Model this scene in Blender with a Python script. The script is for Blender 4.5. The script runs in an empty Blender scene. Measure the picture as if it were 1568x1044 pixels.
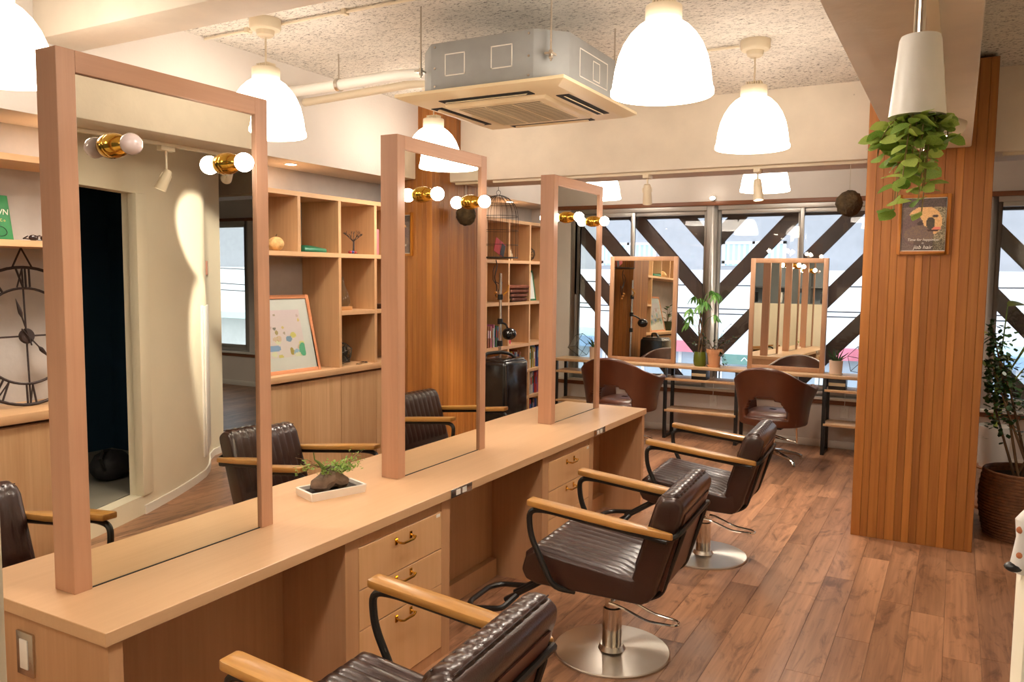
import bpy, bmesh, math, random
from mathutils import Vector, Matrix, Quaternion
random.seed(7)
PI = math.pi
R = math.radians
scene = bpy.context.scene
col = scene.collection

# ------------------------------------------------------------------ camera
yaw, pitch, roll = R(28.9), R(-4.73), R(0.57)
fw = Vector((-math.sin(yaw)*math.cos(pitch), math.cos(yaw)*math.cos(pitch), math.sin(pitch)))
r0 = Vector((math.cos(yaw), math.sin(yaw), 0)); u0 = r0.cross(fw)
rt = r0*math.cos(roll)+u0*math.sin(roll); up = u0*math.cos(roll)-r0*math.sin(roll)
cam = bpy.data.objects.new('camera', bpy.data.cameras.new('camera')); col.objects.link(cam)
m = Matrix.Identity(4)
for i in range(3):
    m[i][0], m[i][1], m[i][2] = rt[i], up[i], -fw[i]
m.translation = (0, 0, 1.65)
cam.matrix_world = m
cam.data.sensor_width = 36; cam.data.lens = 1232/1568*36
cam.data.clip_start = 0.05; cam.data.clip_end = 300
scene.camera = cam
# ------------------------------------------------------------------ world, exposure
w = bpy.data.worlds.new('world'); scene.world = w; w.use_nodes = True
bg = w.node_tree.nodes['Background']
bg.inputs[0].default_value = (0.80, 0.90, 1.0, 1); bg.inputs[1].default_value = 2.5
vs = scene.view_settings
vs.view_transform = 'Standard'; vs.look = 'None'; vs.gamma = 1; vs.exposure = 0.22
vs.use_curve_mapping = False
scene.cycles.caustics_reflective = False
scene.cycles.caustics_refractive = False
scene.cycles.sample_clamp_indirect = 6
scene.cycles.max_bounces = 10
WARM = (1.0, 0.885, 0.75)
PEND, BULB, DOWN = 9.0, 40.0, 26.0

# ------------------------------------------------------------------ materials
def S(r, g, b):
    f = lambda c: (c/255/12.92) if c <= 10 else ((c/255+0.055)/1.055)**2.4
    return (f(r), f(g), f(b), 1)
def newmat(name):
    m = bpy.data.materials.new(name); m.use_nodes = True
    return m, m.node_tree.nodes, m.node_tree.links, m.node_tree.nodes['Principled BSDF']
def mat(name, c, rough=.5, metal=0, bump=0, bscale=40, var=0, vscale=6, coat=0, spec=.5, trans=0, alpha=1):
    m, n, l, p = newmat(name)
    p.inputs['Base Color'].default_value = c; p.inputs['Roughness'].default_value = rough
    p.inputs['Metallic'].default_value = metal; p.inputs['Specular IOR Level'].default_value = spec
    if coat: p.inputs['Coat Weight'].default_value = coat; p.inputs['Coat Roughness'].default_value = .15
    if bump or var:
        tc = n.new('ShaderNodeTexCoord')
    if bump:
        nz = n.new('ShaderNodeTexNoise'); nz.inputs['Scale'].default_value = bscale; nz.inputs['Detail'].default_value = 4
        b = n.new('ShaderNodeBump'); b.inputs['Strength'].default_value = bump; b.inputs['Distance'].default_value = .01
        l.new(tc.outputs['Object'], nz.inputs['Vector']); l.new(nz.outputs['Fac'], b.inputs['Height']); l.new(b.outputs['Normal'], p.inputs['Normal'])
    if var:
        nz = n.new('ShaderNodeTexNoise'); nz.inputs['Scale'].default_value = vscale; nz.inputs['Detail'].default_value = 5
        cr = n.new('ShaderNodeMapRange'); cr.inputs[1].default_value = .3; cr.inputs[2].default_value = .7
        cr.inputs[3].default_value = 1-var; cr.inputs[4].default_value = 1+var
        mx = n.new('ShaderNodeVectorMath'); mx.operation = 'SCALE'; mx.inputs[0].default_value = c[:3]
        l.new(tc.outputs['Object'], nz.inputs['Vector']); l.new(nz.outputs['Fac'], cr.inputs[0]); l.new(cr.outputs[0], mx.inputs['Scale']); l.new(mx.outputs[0], p.inputs['Base Color'])
    return m
def wood(name, ca, cb, axis=2, fine=60, coarse=6, rough=.42, rnd=.12, bump=.08, coat=0, stretch=.04):
    m, n, l, p = newmat(name)
    tc = n.new('ShaderNodeTexCoord'); oi = n.new('ShaderNodeObjectInfo'); at = n.new('ShaderNodeAttribute'); at.attribute_name = 'tone'
    off = n.new('ShaderNodeVectorMath'); off.operation = 'SCALE'; off.inputs[0].default_value = (31, 17, 23); l.new(oi.outputs['Random'], off.inputs['Scale'])
    add = n.new('ShaderNodeVectorMath'); add.operation = 'ADD'; l.new(tc.outputs['Object'], add.inputs[0]); l.new(off.outputs[0], add.inputs[1])
    def layer(sc, det):
        mp = n.new('ShaderNodeMapping'); s = [sc]*3; s[axis] = sc*stretch; mp.inputs['Scale'].default_value = s
        nz = n.new('ShaderNodeTexNoise'); nz.inputs['Scale'].default_value = 1; nz.inputs['Detail'].default_value = det; nz.inputs['Distortion'].default_value = .6
        l.new(add.outputs[0], mp.inputs['Vector']); l.new(mp.outputs[0], nz.inputs['Vector']); return nz
    a, b = layer(coarse, 3), layer(fine, 3)
    mx = n.new('ShaderNodeMix'); mx.inputs[0].default_value = .4; l.new(a.outputs['Fac'], mx.inputs[2]); l.new(b.outputs['Fac'], mx.inputs[3])
    cr = n.new('ShaderNodeValToRGB'); cr.color_ramp.elements[0].position = .35; cr.color_ramp.elements[1].position = .65
    cr.color_ramp.elements[0].color = ca; cr.color_ramp.elements[1].color = cb
    l.new(mx.outputs[0], cr.inputs[0])
    sm = n.new('ShaderNodeMath'); sm.operation = 'ADD'; l.new(oi.outputs['Random'], sm.inputs[0]); l.new(at.outputs['Fac'], sm.inputs[1])
    fr = n.new('ShaderNodeMath'); fr.operation = 'FRACT'; l.new(sm.outputs[0], fr.inputs[0])
    mr = n.new('ShaderNodeMapRange'); mr.inputs[3].default_value = 1-rnd; mr.inputs[4].default_value = 1+rnd; l.new(fr.outputs[0], mr.inputs[0])
    vm = n.new('ShaderNodeVectorMath'); vm.operation = 'SCALE'; l.new(cr.outputs[0], vm.inputs[0]); l.new(mr.outputs[0], vm.inputs['Scale'])
    l.new(vm.outputs[0], p.inputs['Base Color']); p.inputs['Roughness'].default_value = rough
    if bump:
        bp = n.new('ShaderNodeBump'); bp.inputs['Strength'].default_value = bump; bp.inputs['Distance'].default_value = .004
        l.new(b.outputs['Fac'], bp.inputs['Height']); l.new(bp.outputs[0], p.inputs['Normal'])
    if coat: p.inputs['Coat Weight'].default_value = coat; p.inputs['Coat Roughness'].default_value = .2
    return m
def emit(name, c, s):
    m, n, l, p = newmat(name)
    p.inputs['Base Color'].default_value = (.8, .8, .8, 1)
    p.inputs['Emission Color'].default_value = (*c[:3], 1); p.inputs['Emission Strength'].default_value = s
    return m
def glass(name, tint=(1, 1, 1), refl=.08):
    m, n, l, p = newmat(name); n.remove(p); out = n['Material Output']
    t = n.new('ShaderNodeBsdfTransparent'); t.inputs[0].default_value = (*tint, 1)
    g = n.new('ShaderNodeBsdfGlossy'); g.inputs['Roughness'].default_value = .02
    f = n.new('ShaderNodeLayerWeight'); pw = n.new('ShaderNodeMath'); pw.operation = 'POWER'; pw.inputs[1].default_value = 4; l.new(f.outputs['Facing'], pw.inputs[0])
    f2 = n.new('ShaderNodeMath'); f2.operation = 'MULTIPLY_ADD'; f2.inputs[1].default_value = .8; f2.inputs[2].default_value = refl*.5; l.new(pw.outputs[0], f2.inputs[0])
    mx = n.new('ShaderNodeMixShader'); l.new(f2.outputs[0], mx.inputs[0]); l.new(t.outputs[0], mx.inputs[1]); l.new(g.outputs[0], mx.inputs[2]); l.new(mx.outputs[0], out.inputs[0])
    return m
def printed(name, rough=.5):
    m, n, l, p = newmat(name); a = n.new('ShaderNodeAttribute'); a.attribute_name = 'ink'
    l.new(a.outputs['Color'], p.inputs['Base Color']); p.inputs['Roughness'].default_value = rough
    return m
M = {}
M['wall'] = mat('wall_paint', S(222, 214, 206), .75, bump=.12, bscale=60, var=.03, vscale=3)
M['beam'] = mat('beam_paint', S(224, 212, 194), .75, bump=.35, bscale=14, var=.05, vscale=5)
def flecks(m, scale, lo, hi, c):
    n, l = m.node_tree.nodes, m.node_tree.links; p = n['Principled BSDF']; src = p.inputs['Base Color'].links[0].from_socket
    tc = n.new('ShaderNodeTexCoord'); a = n.new('ShaderNodeTexNoise'); a.inputs['Scale'].default_value = scale; a.inputs['Detail'].default_value = 6; a.inputs['Roughness'].default_value = .75
    l.new(tc.outputs['Object'], a.inputs['Vector']); mr = n.new('ShaderNodeMapRange'); mr.inputs[1].default_value = lo; mr.inputs[2].default_value = hi; l.new(a.outputs['Fac'], mr.inputs[0])
    mx = n.new('ShaderNodeMix'); mx.data_type = 'RGBA'; mx.inputs[7].default_value = c; l.new(mr.outputs[0], mx.inputs[0]); l.new(src, mx.inputs[6]); l.new(mx.outputs[2], p.inputs['Base Color'])
flecks(M['beam'], 7, .71, .76, S(120, 100, 80))
M['plaster'] = mat('grey_plaster', S(190, 184, 178), .85, bump=.25, bscale=18, var=.08, vscale=7)
M['wall_right'] = mat('cream_wall', S(232, 222, 198), .7, bump=.08, bscale=30, var=.03, vscale=2)
M['navy'] = mat('navy_wall', S(30, 66, 92), .7)
M['bluegrey'] = mat('bluegrey_wall', S(150, 160, 168), .7, var=.04)
M['counter'] = wood('counter_oak', S(204, 164, 124), S(212, 173, 133), 1, 70, 9, .32, .02, .03)
M['frame'] = wood('frame_oak', S(172, 127, 98), S(185, 140, 110), 2, 90, 14, .42, .02, .04)
M['frame_h'] = wood('frame_oak_rail', S(172, 127, 98), S(185, 140, 110), 1, 90, 14, .42, .02, .04)
M['farframe'] = wood('far_frame_oak', S(176, 132, 100), S(190, 146, 112), 2, 90, 14, .45, .02, .04)
M['carcass'] = wood('carcass_oak', S(180, 137, 98), S(194, 150, 111), 2, 70, 9, .4, .03, .04)
M['drawer'] = wood('drawer_oak', S(210, 164, 116), S(220, 176, 130), 2, 60, 8, .38, .02, .04)
M['shelf'] = wood('shelf_oak', S(196, 152, 108), S(214, 172, 126), 2, 60, 7, .45, .03, .05)
M['shelf_h'] = wood('shelf_oak_board', S(200, 156, 112), S(216, 176, 132), 1, 60, 7, .45, .03, .05)
M['cabdoor'] = wood('cabinet_oak', S(192, 150, 106), S(216, 178, 134), 2, 50, 5, .45, .05, .05)
M['pillar'] = wood('pillar_cedar', S(140, 82, 33), S(172, 112, 52), 2, 50, 6, .42, .20, .06)
M['floor'] = None
M['arm'] = wood('arm_wood', S(158, 108, 48), S(192, 142, 74), 0, 60, 8, .3, .06, .05, coat=.3)
M['leather'] = mat('brown_leather', S(48, 27, 21), .28, bump=.12, bscale=220, var=.16, vscale=9, coat=.22)
M['leather_far'] = mat('chestnut_leather', S(84, 44, 26), .3, bump=.12, bscale=200, var=.15, vscale=6, coat=.15)
M['black'] = mat('black_steel', S(22, 21, 20), .4, bump=.05, bscale=200)
M['black_gloss'] = mat('black_vinyl', S(16, 15, 15), .18, bump=.3, bscale=6, coat=.4)
M['chrome'] = mat('chrome', S(225, 220, 212), .12, 1, bump=.02, bscale=50)
M['steel'] = mat('brushed_steel', S(205, 198, 188), .24, 1, bump=.05, bscale=120)
def disc_mat():
    m = mat('brushed_disc', S(205, 198, 188), .28, 1); n, l = m.node_tree.nodes, m.node_tree.links; p = n['Principled BSDF']
    t = n.new('ShaderNodeTangent'); t.direction_type = 'RADIAL'; t.axis = 'Z'; l.new(t.outputs[0], p.inputs['Tangent']); p.inputs['Anisotropic'].default_value = .85
    return m
M['disc'] = disc_mat()
M['brass'] = mat('polished_brass', S(214, 166, 70), .13, 1, bump=.02, bscale=20)
M['mirror'] = mat('mirror_silver', (.90, .90, .82, 1), .0, 1)
M['cream'] = mat('cream_plastic', S(226, 212, 186), .45, bump=.02, bscale=80)
M['acpanel'] = mat('ac_panel_plastic', S(238, 218, 178), .4, bump=.02, bscale=80)
M['acbody'] = mat('galvanised_sheet', S(156, 158, 158), .5, 0, var=.05, vscale=12)
M['dark'] = mat('dark_gap', S(28, 24, 22), .8, bump=.05)
M['white'] = mat('white_ceramic', S(236, 230, 222), .35, bump=.03, bscale=60)
M['whiteplastic'] = mat('white_plastic', S(238, 234, 226), .4, bump=.02)
M['alu'] = mat('aluminium', S(186, 182, 176), .38, .7, bump=.03, bscale=90)
M['brace'] = mat('brown_steel', S(78, 60, 51), .55, bump=.08, bscale=60, var=.12)
M['trim'] = wood('trim_walnut', S(112, 66, 40), S(140, 88, 56), 0, 60, 8, .45, .03, .05)
M['shade'] = emit('lit_opal_glass', WARM, PEND)
M['bulb'] = emit('lit_bulb', WARM, BULB)
M['bulb_off'] = mat('opal_bulb', S(232, 214, 212), .12, coat=.5, bump=.01)
M['lens'] = emit('lit_lens', WARM, 30)
M['glass'] = glass('window_glass')
M['jar'] = glass('clear_glass', (.93, .96, .95))
M['print'] = printed('printed_paper')
M['leaf'] = None

def floor_mat():
    m = wood('floor_plank', S(132, 92, 66), S(184, 136, 102), 1, 55, 9, .34, .16, .10)
    n, l = m.node_tree.nodes, m.node_tree.links; p = n['Principled BSDF']
    src = p.inputs['Base Color'].links[0].from_socket
    tc = n.new('ShaderNodeTexCoord'); oi = n.new('ShaderNodeObjectInfo')
    off = n.new('ShaderNodeVectorMath'); off.operation = 'SCALE'; off.inputs[0].default_value = (13, 41, 7); l.new(oi.outputs['Random'], off.inputs['Scale'])
    add = n.new('ShaderNodeVectorMath'); add.operation = 'ADD'; l.new(tc.outputs['Object'], add.inputs[0]); l.new(off.outputs[0], add.inputs[1])
    mp = n.new('ShaderNodeMapping'); mp.inputs['Scale'].default_value = (11, 3.4, 5)
    nz = n.new('ShaderNodeTexNoise'); nz.inputs['Scale'].default_value = 1; nz.inputs['Detail'].default_value = 5; nz.inputs['Roughness'].default_value = .65; nz.inputs['Distortion'].default_value = 1.2
    l.new(add.outputs[0], mp.inputs[0]); l.new(mp.outputs[0], nz.inputs['Vector'])
    cr = n.new('ShaderNodeValToRGB'); e = cr.color_ramp.elements; e[0].position = .31; e[0].color = (.30, .22, .18, 1); e[1].position = .49; e[1].color = (1, 1, 1, 1)
    l.new(nz.outputs['Fac'], cr.inputs[0])
    mx = n.new('ShaderNodeMix'); mx.data_type = 'RGBA'; mx.blend_type = 'MULTIPLY'; mx.inputs[0].default_value = .85
    l.new(src, mx.inputs[6]); l.new(cr.outputs[0], mx.inputs[7]); l.new(mx.outputs[2], p.inputs['Base Color'])
    return m
M['floor'] = floor_mat()
def ceiling_mat():
    m, n, l, p = newmat('wood_wool_ceiling'); tc = n.new('ShaderNodeTexCoord')
    def noise(s, d, sc=(1, 1, 1)):
        mp = n.new('ShaderNodeMapping'); mp.inputs['Scale'].default_value = sc; nz = n.new('ShaderNodeTexNoise')
        nz.inputs['Scale'].default_value = s; nz.inputs['Detail'].default_value = d; nz.inputs['Roughness'].default_value = .7
        l.new(tc.outputs['Object'], mp.inputs[0]); l.new(mp.outputs[0], nz.inputs['Vector']); return nz
    a = noise(80, 4, (.55, 1.6, 1)); b = noise(2.2, 4)
    cr = n.new('ShaderNodeValToRGB'); e = cr.color_ramp.elements; e[0].position = .35; e[0].color = S(76, 66, 58); e[1].position = .46; e[1].color = S(232, 225, 214)
    l.new(a.outputs['Fac'], cr.inputs[0])
    mr = n.new('ShaderNodeMapRange'); mr.inputs[1].default_value = .3; mr.inputs[2].default_value = .7; mr.inputs[3].default_value = .82; mr.inputs[4].default_value = 1.06; l.new(b.outputs['Fac'], mr.inputs[0])
    vm = n.new('ShaderNodeVectorMath'); vm.operation = 'SCALE'; l.new(cr.outputs[0], vm.inputs[0]); l.new(mr.outputs[0], vm.inputs['Scale']); l.new(vm.outputs[0], p.inputs['Base Color'])
    bp = n.new('ShaderNodeBump'); bp.inputs['Strength'].default_value = .6; bp.inputs['Distance'].default_value = .01; l.new(a.outputs['Fac'], bp.inputs['Height']); l.new(bp.outputs[0], p.inputs['Normal'])
    p.inputs['Roughness'].default_value = .9
    return m
M['ceiling'] = ceiling_mat()
def leafmat(name, ca, cb, trans=.25, rough=.4):
    m, n, l, p = newmat(name); oi = n.new('ShaderNodeObjectInfo'); tc = n.new('ShaderNodeTexCoord')
    nz = n.new('ShaderNodeTexNoise'); nz.inputs['Scale'].default_value = 25; l.new(tc.outputs['Object'], nz.inputs['Vector'])
    ad = n.new('ShaderNodeMath'); ad.operation = 'ADD'; l.new(oi.outputs['Random'], ad.inputs[0]); l.new(nz.outputs['Fac'], ad.inputs[1])
    dv = n.new('ShaderNodeMath'); dv.operation = 'MULTIPLY'; dv.inputs[1].default_value = .55; l.new(ad.outputs[0], dv.inputs[0])
    cr = n.new('ShaderNodeValToRGB'); cr.color_ramp.elements[0].position = .2; cr.color_ramp.elements[0].color = ca; cr.color_ramp.elements[1].position = .8; cr.color_ramp.elements[1].color = cb
    l.new(dv.outputs[0], cr.inputs[0]); l.new(cr.outputs[0], p.inputs['Base Color']); p.inputs['Roughness'].default_value = rough
    t = n.new('ShaderNodeBsdfTranslucent'); l.new(cr.outputs[0], t.inputs[0]); mx = n.new('ShaderNodeMixShader'); mx.inputs[0].default_value = trans
    l.new(p.outputs[0], mx.inputs[1]); l.new(t.outputs[0], mx.inputs[2]); l.new(mx.outputs[0], n['Material Output'].inputs[0])
    return m
M['leaf'] = leafmat('green_leaf', S(92, 136, 46), S(194, 212, 112), .35)
M['leaf_dark'] = leafmat('dark_leaf', S(28, 52, 24), S(62, 96, 44), .15)
M['leaf_money'] = leafmat('pachira_leaf', S(62, 122, 46), S(128, 178, 84), .3)
M['stem'] = mat('plant_stem', S(112, 84, 54), .7, bump=.3, bscale=60, var=.2)
M['soil'] = mat('dark_soil', S(44, 34, 28), .95, bump=.6, bscale=60)
_plain = {}
def plain(r, g, b, rough=.5, metal=0):
    k = (r, g, b, rough, metal)
    if k not in _plain: _plain[k] = mat('plain_%d_%d_%d' % (r, g, b), S(r, g, b), rough, metal, bump=.04, bscale=70, var=.04)
    return _plain[k]

# ------------------------------------------------------------------ mesh builder
class MB:
    def __init__(s): s.v = []; s.f = []; s.tone = []
    def add(s, vs, fs):
        o = len(s.v); s.v += [tuple(v) for v in vs]; s.f += [tuple(o+i for i in f) for f in fs]; return s
    def box(s, x0, x1, y0, y1, z0, z1):
        vs = [(x, y, z) for x in (x0, x1) for y in (y0, y1) for z in (z0, z1)]
        return s.add(vs, [(0, 1, 3, 2), (4, 6, 7, 5), (0, 4, 5, 1), (2, 3, 7, 6), (0, 2, 6, 4), (1, 5, 7, 3)])
    def cbox(s, c, d, M4=None):
        vs = [Vector((c[0]+a*d[0]/2, c[1]+b*d[1]/2, c[2]+e*d[2]/2)) for a in (-1, 1) for b in (-1, 1) for e in (-1, 1)]
        if M4: vs = [M4 @ v for v in vs]
        return s.add(vs, [(0, 1, 3, 2), (4, 6, 7, 5), (0, 4, 5, 1), (2, 3, 7, 6), (0, 2, 6, 4), (1, 5, 7, 3)])
    def prism(s, poly, axis, a, b):
        def P(p, t): return {0: (t, p[0], p[1]), 1: (p[0], t, p[1]), 2: (p[0], p[1], t)}[axis]
        n = len(poly); vs = [P(p, a) for p in poly]+[P(p, b) for p in poly]
        fs = [tuple(range(n))[::-1], tuple(range(n, 2*n))]+[(i, (i+1) % n, n+(i+1) % n, n+i) for i in range(n)]
        return s.add(vs, fs)
    def tube(s, path, r, n=8, closed=False, caps=True):
        P = [Vector(p) for p in path]; k = len(P); rs = r if isinstance(r, (list, tuple)) else [r]*k
        T = []
        for i in range(k):
            a = P[(i-1) % k] if (closed or i > 0) else P[i]; b = P[(i+1) % k] if (closed or i < k-1) else P[i]
            T.append((b-a).normalized())
        up_ = Vector((0, 0, 1)) if abs(T[0].z) < .9 else Vector((1, 0, 0))
        N = (up_-T[0]*up_.dot(T[0])).normalized(); vs = []
        for i in range(k):
            if i:
                q = T[i-1].rotation_difference(T[i]); N = (q @ N); N = (N-T[i]*N.dot(T[i])).normalized()
            B = T[i].cross(N)
            for j in range(n):
                a = 2*PI*j/n; vs.append(P[i]+(N*math.cos(a)+B*math.sin(a))*rs[i])
        fs = []
        for i in range(k if closed else k-1):
            i2 = (i+1) % k
            for j in range(n): fs.append((i*n+j, i*n+(j+1) % n, i2*n+(j+1) % n, i2*n+j))
        if caps and not closed: fs += [tuple(range(n))[::-1], tuple((k-1)*n+j for j in range(n))]
        return s.add(vs, fs)
    def cyl(s, p0, p1, r, r1=None, n=16): return s.tube([p0, p1], [r, r if r1 is None else r1], n)
    def lathe(s, prof, n=32, M4=None, close=False):
        vs = []; k = len(prof)
        for r, z in prof:
            for j in range(n):
                a = 2*PI*j/n; v = Vector((r*math.cos(a), r*math.sin(a), z)); vs.append(M4 @ v if M4 else v)
        fs = [(i*n+j, i*n+(j+1) % n, (i+1)*n+(j+1) % n, (i+1)*n+j) for i in range(k-1) for j in range(n)]
        if close: fs += [((k-1)*n+j, (k-1)*n+(j+1) % n, (j+1) % n, j) for j in range(n)]
        else:
            if prof[0][0] > 1e-4: fs.append(tuple(range(n))[::-1])
            if prof[-1][0] > 1e-4: fs.append(tuple((k-1)*n+j for j in range(n)))
        return s.add(vs, fs)
    def ball(s, c, r, n=16, k=10, sc=(1, 1, 1), M4=None):
        T = Matrix.Translation(c) @ Matrix.Diagonal((*sc, 1))
        if M4: T = M4 @ T
        return s.lathe([(max(r*math.sin(PI*i/k), 1e-5), -r*math.cos(PI*i/k)) for i in range(k+1)], n, T)
    def grid(s, fn, nu, nv, cu=False):
        vs = [fn(i/nu, j/nv) for i in range(nu+(0 if cu else 1)) for j in range(nv+1)]; k = nv+1; cnt = nu+(0 if cu else 1)
        fs = [(i*k+j, ((i+1) % cnt)*k+j, ((i+1) % cnt)*k+j+1, i*k+j+1) for i in range(nu) for j in range(nv)]
        return s.add(vs, fs)
    def mesh(s, name, m=None, bevel=0, seg=2, smooth=True, angle=35, fix=True):
        me = bpy.data.meshes.new(name); me.from_pydata(s.v, [], s.f)
        if bevel or fix:
            bm = bmesh.new(); bm.from_mesh(me)
            if fix:
                bmesh.ops.remove_doubles(bm, verts=bm.verts, dist=1e-6)
                bmesh.ops.recalc_face_normals(bm, faces=bm.faces)
            if bevel:
                es = [e for e in bm.edges if len(e.link_faces) == 2 and e.calc_face_angle(0) > .45]
                bmesh.ops.bevel(bm, geom=es, offset=bevel, segments=seg, affect='EDGES', profile=.5, clamp_overlap=True)
            bm.to_mesh(me); bm.free()
        if smooth:
            for p in me.polygons: p.use_smooth = True
            me.set_sharp_from_angle(angle=R(angle))
        if m: me.materials.append(M[m] if isinstance(m, str) else m)
        return me
    def build(s, name, m=None, parent=None, loc=None, rz=0, **kw):
        return link(name, s.mesh(name, m, **kw), parent, loc, rz)
def link(name, me, parent=None, loc=None, rz=0):
    o = bpy.data.objects.new(name, me); col.objects.link(o)
    if parent: o.parent = parent
    if loc: o.location = loc
    if rz: o.rotation_euler.z = rz
    return o
def tag(o, label=None, cat=None, group=None, kind=None):
    if label: o['label'] = label
    if cat: o['category'] = cat
    if group: o['group'] = group
    if kind: o['kind'] = kind
    return o
def thing(name, label, cat, loc=(0, 0, 0), rz=0, group=None):
    o = bpy.data.objects.new(name, None); col.objects.link(o); o.empty_display_size = .1
    o.location = loc; o.rotation_euler = (0, 0, rz)
    return tag(o, label, cat, group)
def struct(o, label=None): return tag(o, label, kind='structure')
def box(name, m, x0, x1, y0, y1, z0, z1, parent=None, bevel=0, **k): return MB().box(x0, x1, y0, y1, z0, z1).build(name, m, parent, bevel=bevel, **k)
def copy_tree(o, parent=None):
    c = o.copy(); col.objects.link(c); c.parent = parent
    for ch in o.children: copy_tree(ch, c)
    return c
def copy_thing(o, loc, rz=None, label=None):
    c = copy_tree(o); c.location = loc
    if rz is not None: c.rotation_euler.z = rz
    if label: c['label'] = label
    return c
def arc(pts, r=.03, n=4):
    """round the corners of a polyline"""
    P = [Vector(p) for p in pts]; out = [P[0]]
    for i in range(1, len(P)-1):
        a = (P[i-1]-P[i]); b = (P[i+1]-P[i]); d = min(r, a.length*.49, b.length*.49); p0 = P[i]+a.normalized()*d; p1 = P[i]+b.normalized()*d
        for k in range(n+1):
            t = k/n; out.append(p0*(1-t)**2+P[i]*2*t*(1-t)+p1*t*t)
    return out+[P[-1]]
def print_mesh(name, o, ux, uy, w, h, fn, nx, ny, parent=None, loc=None, rz=0):
    """flat print: grid with its colours per corner; fn(u, v) -> sRGB tuple"""
    o, ux, uy = Vector(o), Vector(ux), Vector(uy); mb = MB()
    mb.grid(lambda a, b: o+ux*(a*w)+uy*(b*h), nx, ny)
    me = mb.mesh(name, 'print', smooth=False, fix=False)
    at = me.color_attributes.new('ink', 'FLOAT_COLOR', 'CORNER'); i = 0; k = ny+1
    for p in me.polygons:
        v0 = p.vertices[0]; c = S(*fn((v0//k+.5)/nx, (v0 % k+.5)/ny))
        for li in p.loop_indices: at.data[li].color = c
    return link(name, me, parent, loc, rz)
def text(name, body, size, m, parent, loc, rot, shear=0, align='CENTER', sx=1.0):
    cu = bpy.data.curves.new(name, 'FONT'); cu.body = body; cu.size = size; cu.align_x = align; cu.shear = shear; cu.extrude = .0006; cu.resolution_u = 2
    t = bpy.data.objects.new('tmp_text', cu); col.objects.link(t); bpy.context.view_layer.update()
    me = bpy.data.meshes.new_from_object(t.evaluated_get(bpy.context.evaluated_depsgraph_get())); bpy.data.objects.remove(t)
    me.name = name; me.materials.clear(); me.materials.append(M[m] if isinstance(m, str) else m)
    o = link(name, me, parent); o.location = loc; o.rotation_euler = rot; o.scale = (sx, 1, 1)
    return o
def leaf_mesh(name, m, L=1, W=.5, curl=.15, fold=.12, tip=1.0, n=4):
    mb = MB(); prof = [(0, .02), (.25, .8), (.5, 1), (.75, .72*tip), (1, .0)] if n == 4 else [(0, .02), (.12, .55), (.3, .92), (.5, 1), (.7, .86*tip), (.88, .5*tip), (1, 0)]
    vs = []; fs = []
    for t, ww in prof:
        z = -curl*L*t*t
        for sgn in (-1, 0, 1): vs.append((t*L, sgn*ww*W/2, z+abs(sgn)*fold*ww*W))
    for i in range(len(prof)-1):
        for j in (0, 1): fs.append((i*3+j, (i+1)*3+j, (i+1)*3+j+1, i*3+j+1))
    mb.add(vs, fs)
    return mb.mesh(name, m, angle=60, fix=False)
def orient(d, up_=(0, 0, 1), tilt=0):
    d = Vector(d).normalized(); u = Vector(up_)
    if abs(d.dot(u)) > .97: u = Vector((1, 0, 0))
    y = u.cross(d).normalized(); z = d.cross(y)
    Mx = Matrix((d, y, z)).transposed()
    return (Mx @ Matrix.Rotation(tilt, 3, 'X')).to_4x4()
def leaf_obj(me, parent, pos, d, s, tilt=0, name='leaf'):
    o = bpy.data.objects.new(name, me); col.objects.link(o); o.parent = parent
    o.matrix_local = Matrix.Translation(pos) @ orient(d, tilt=tilt) @ Matrix.Scale(s, 4)
    return o
def leaves_joined(mb, pos, d, L, W, tilt=0, curl=.15):
    T = Matrix.Translation(pos) @ orient(d, tilt=tilt)
    prof = [(0, .05), (.35, .9), (.65, .9), (1, 0.02)]; vs = []
    for t, ww in prof:
        for sgn in (-1, 1): vs.append(T @ Vector((t*L, sgn*ww*W/2, -curl*L*t*t)))
    mb.add(vs, [(0, 2, 3, 1), (2, 4, 5, 3), (4, 6, 7, 5)])

# ================================================================== STRUCTURE
CZ = 3.02
# ---- floor: slab, planks as parts where the room shows them, the rest joined
floor = struct(box('floor', plain(60, 42, 30, .8), -4.36, 6.3, -2.3, 8.42, -.14, -.012), 'reddish brown oak laminate plank floor')
PW, PL = .146, 1.22
plank_meshes = {}
field = MB(); field_tone = []
rr = random.Random(3)
i = 0; x = -4.36
while x < 6.3:
    y = -2.3 - rr.random()*PL
    while y < 8.4:
        a, b = max(y, -2.3), min(y+PL, 8.4)
        if b-a > .03:
            if -2.05 < x < 1.0 and b > 1.55:
                key = (round(b-a, 3))
                if key not in plank_meshes:
                    plank_meshes[key] = MB().box(-PW/2+.0004, PW/2-.0004, -(b-a)/2+.0004, (b-a)/2-.0004, -.012, 0).mesh('plank', 'floor', bevel=.0008, seg=1, smooth=False)
                link('plank', plank_meshes[key], floor, (x+PW/2, (a+b)/2, 0))
            else:
                field.box(x+.0005, x+PW-.0005, a+.0005, b-.0005, -.012, 0); field_tone += [rr.random()]*6
        y += PL
    x += PW
me = field.mesh('plank_field', 'floor', smooth=False, fix=False)
at = me.attributes.new('tone', 'FLOAT', 'FACE'); at.data.foreach_set('value', field_tone)
tag(link('plank_field', me, floor), kind='stuff')

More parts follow.
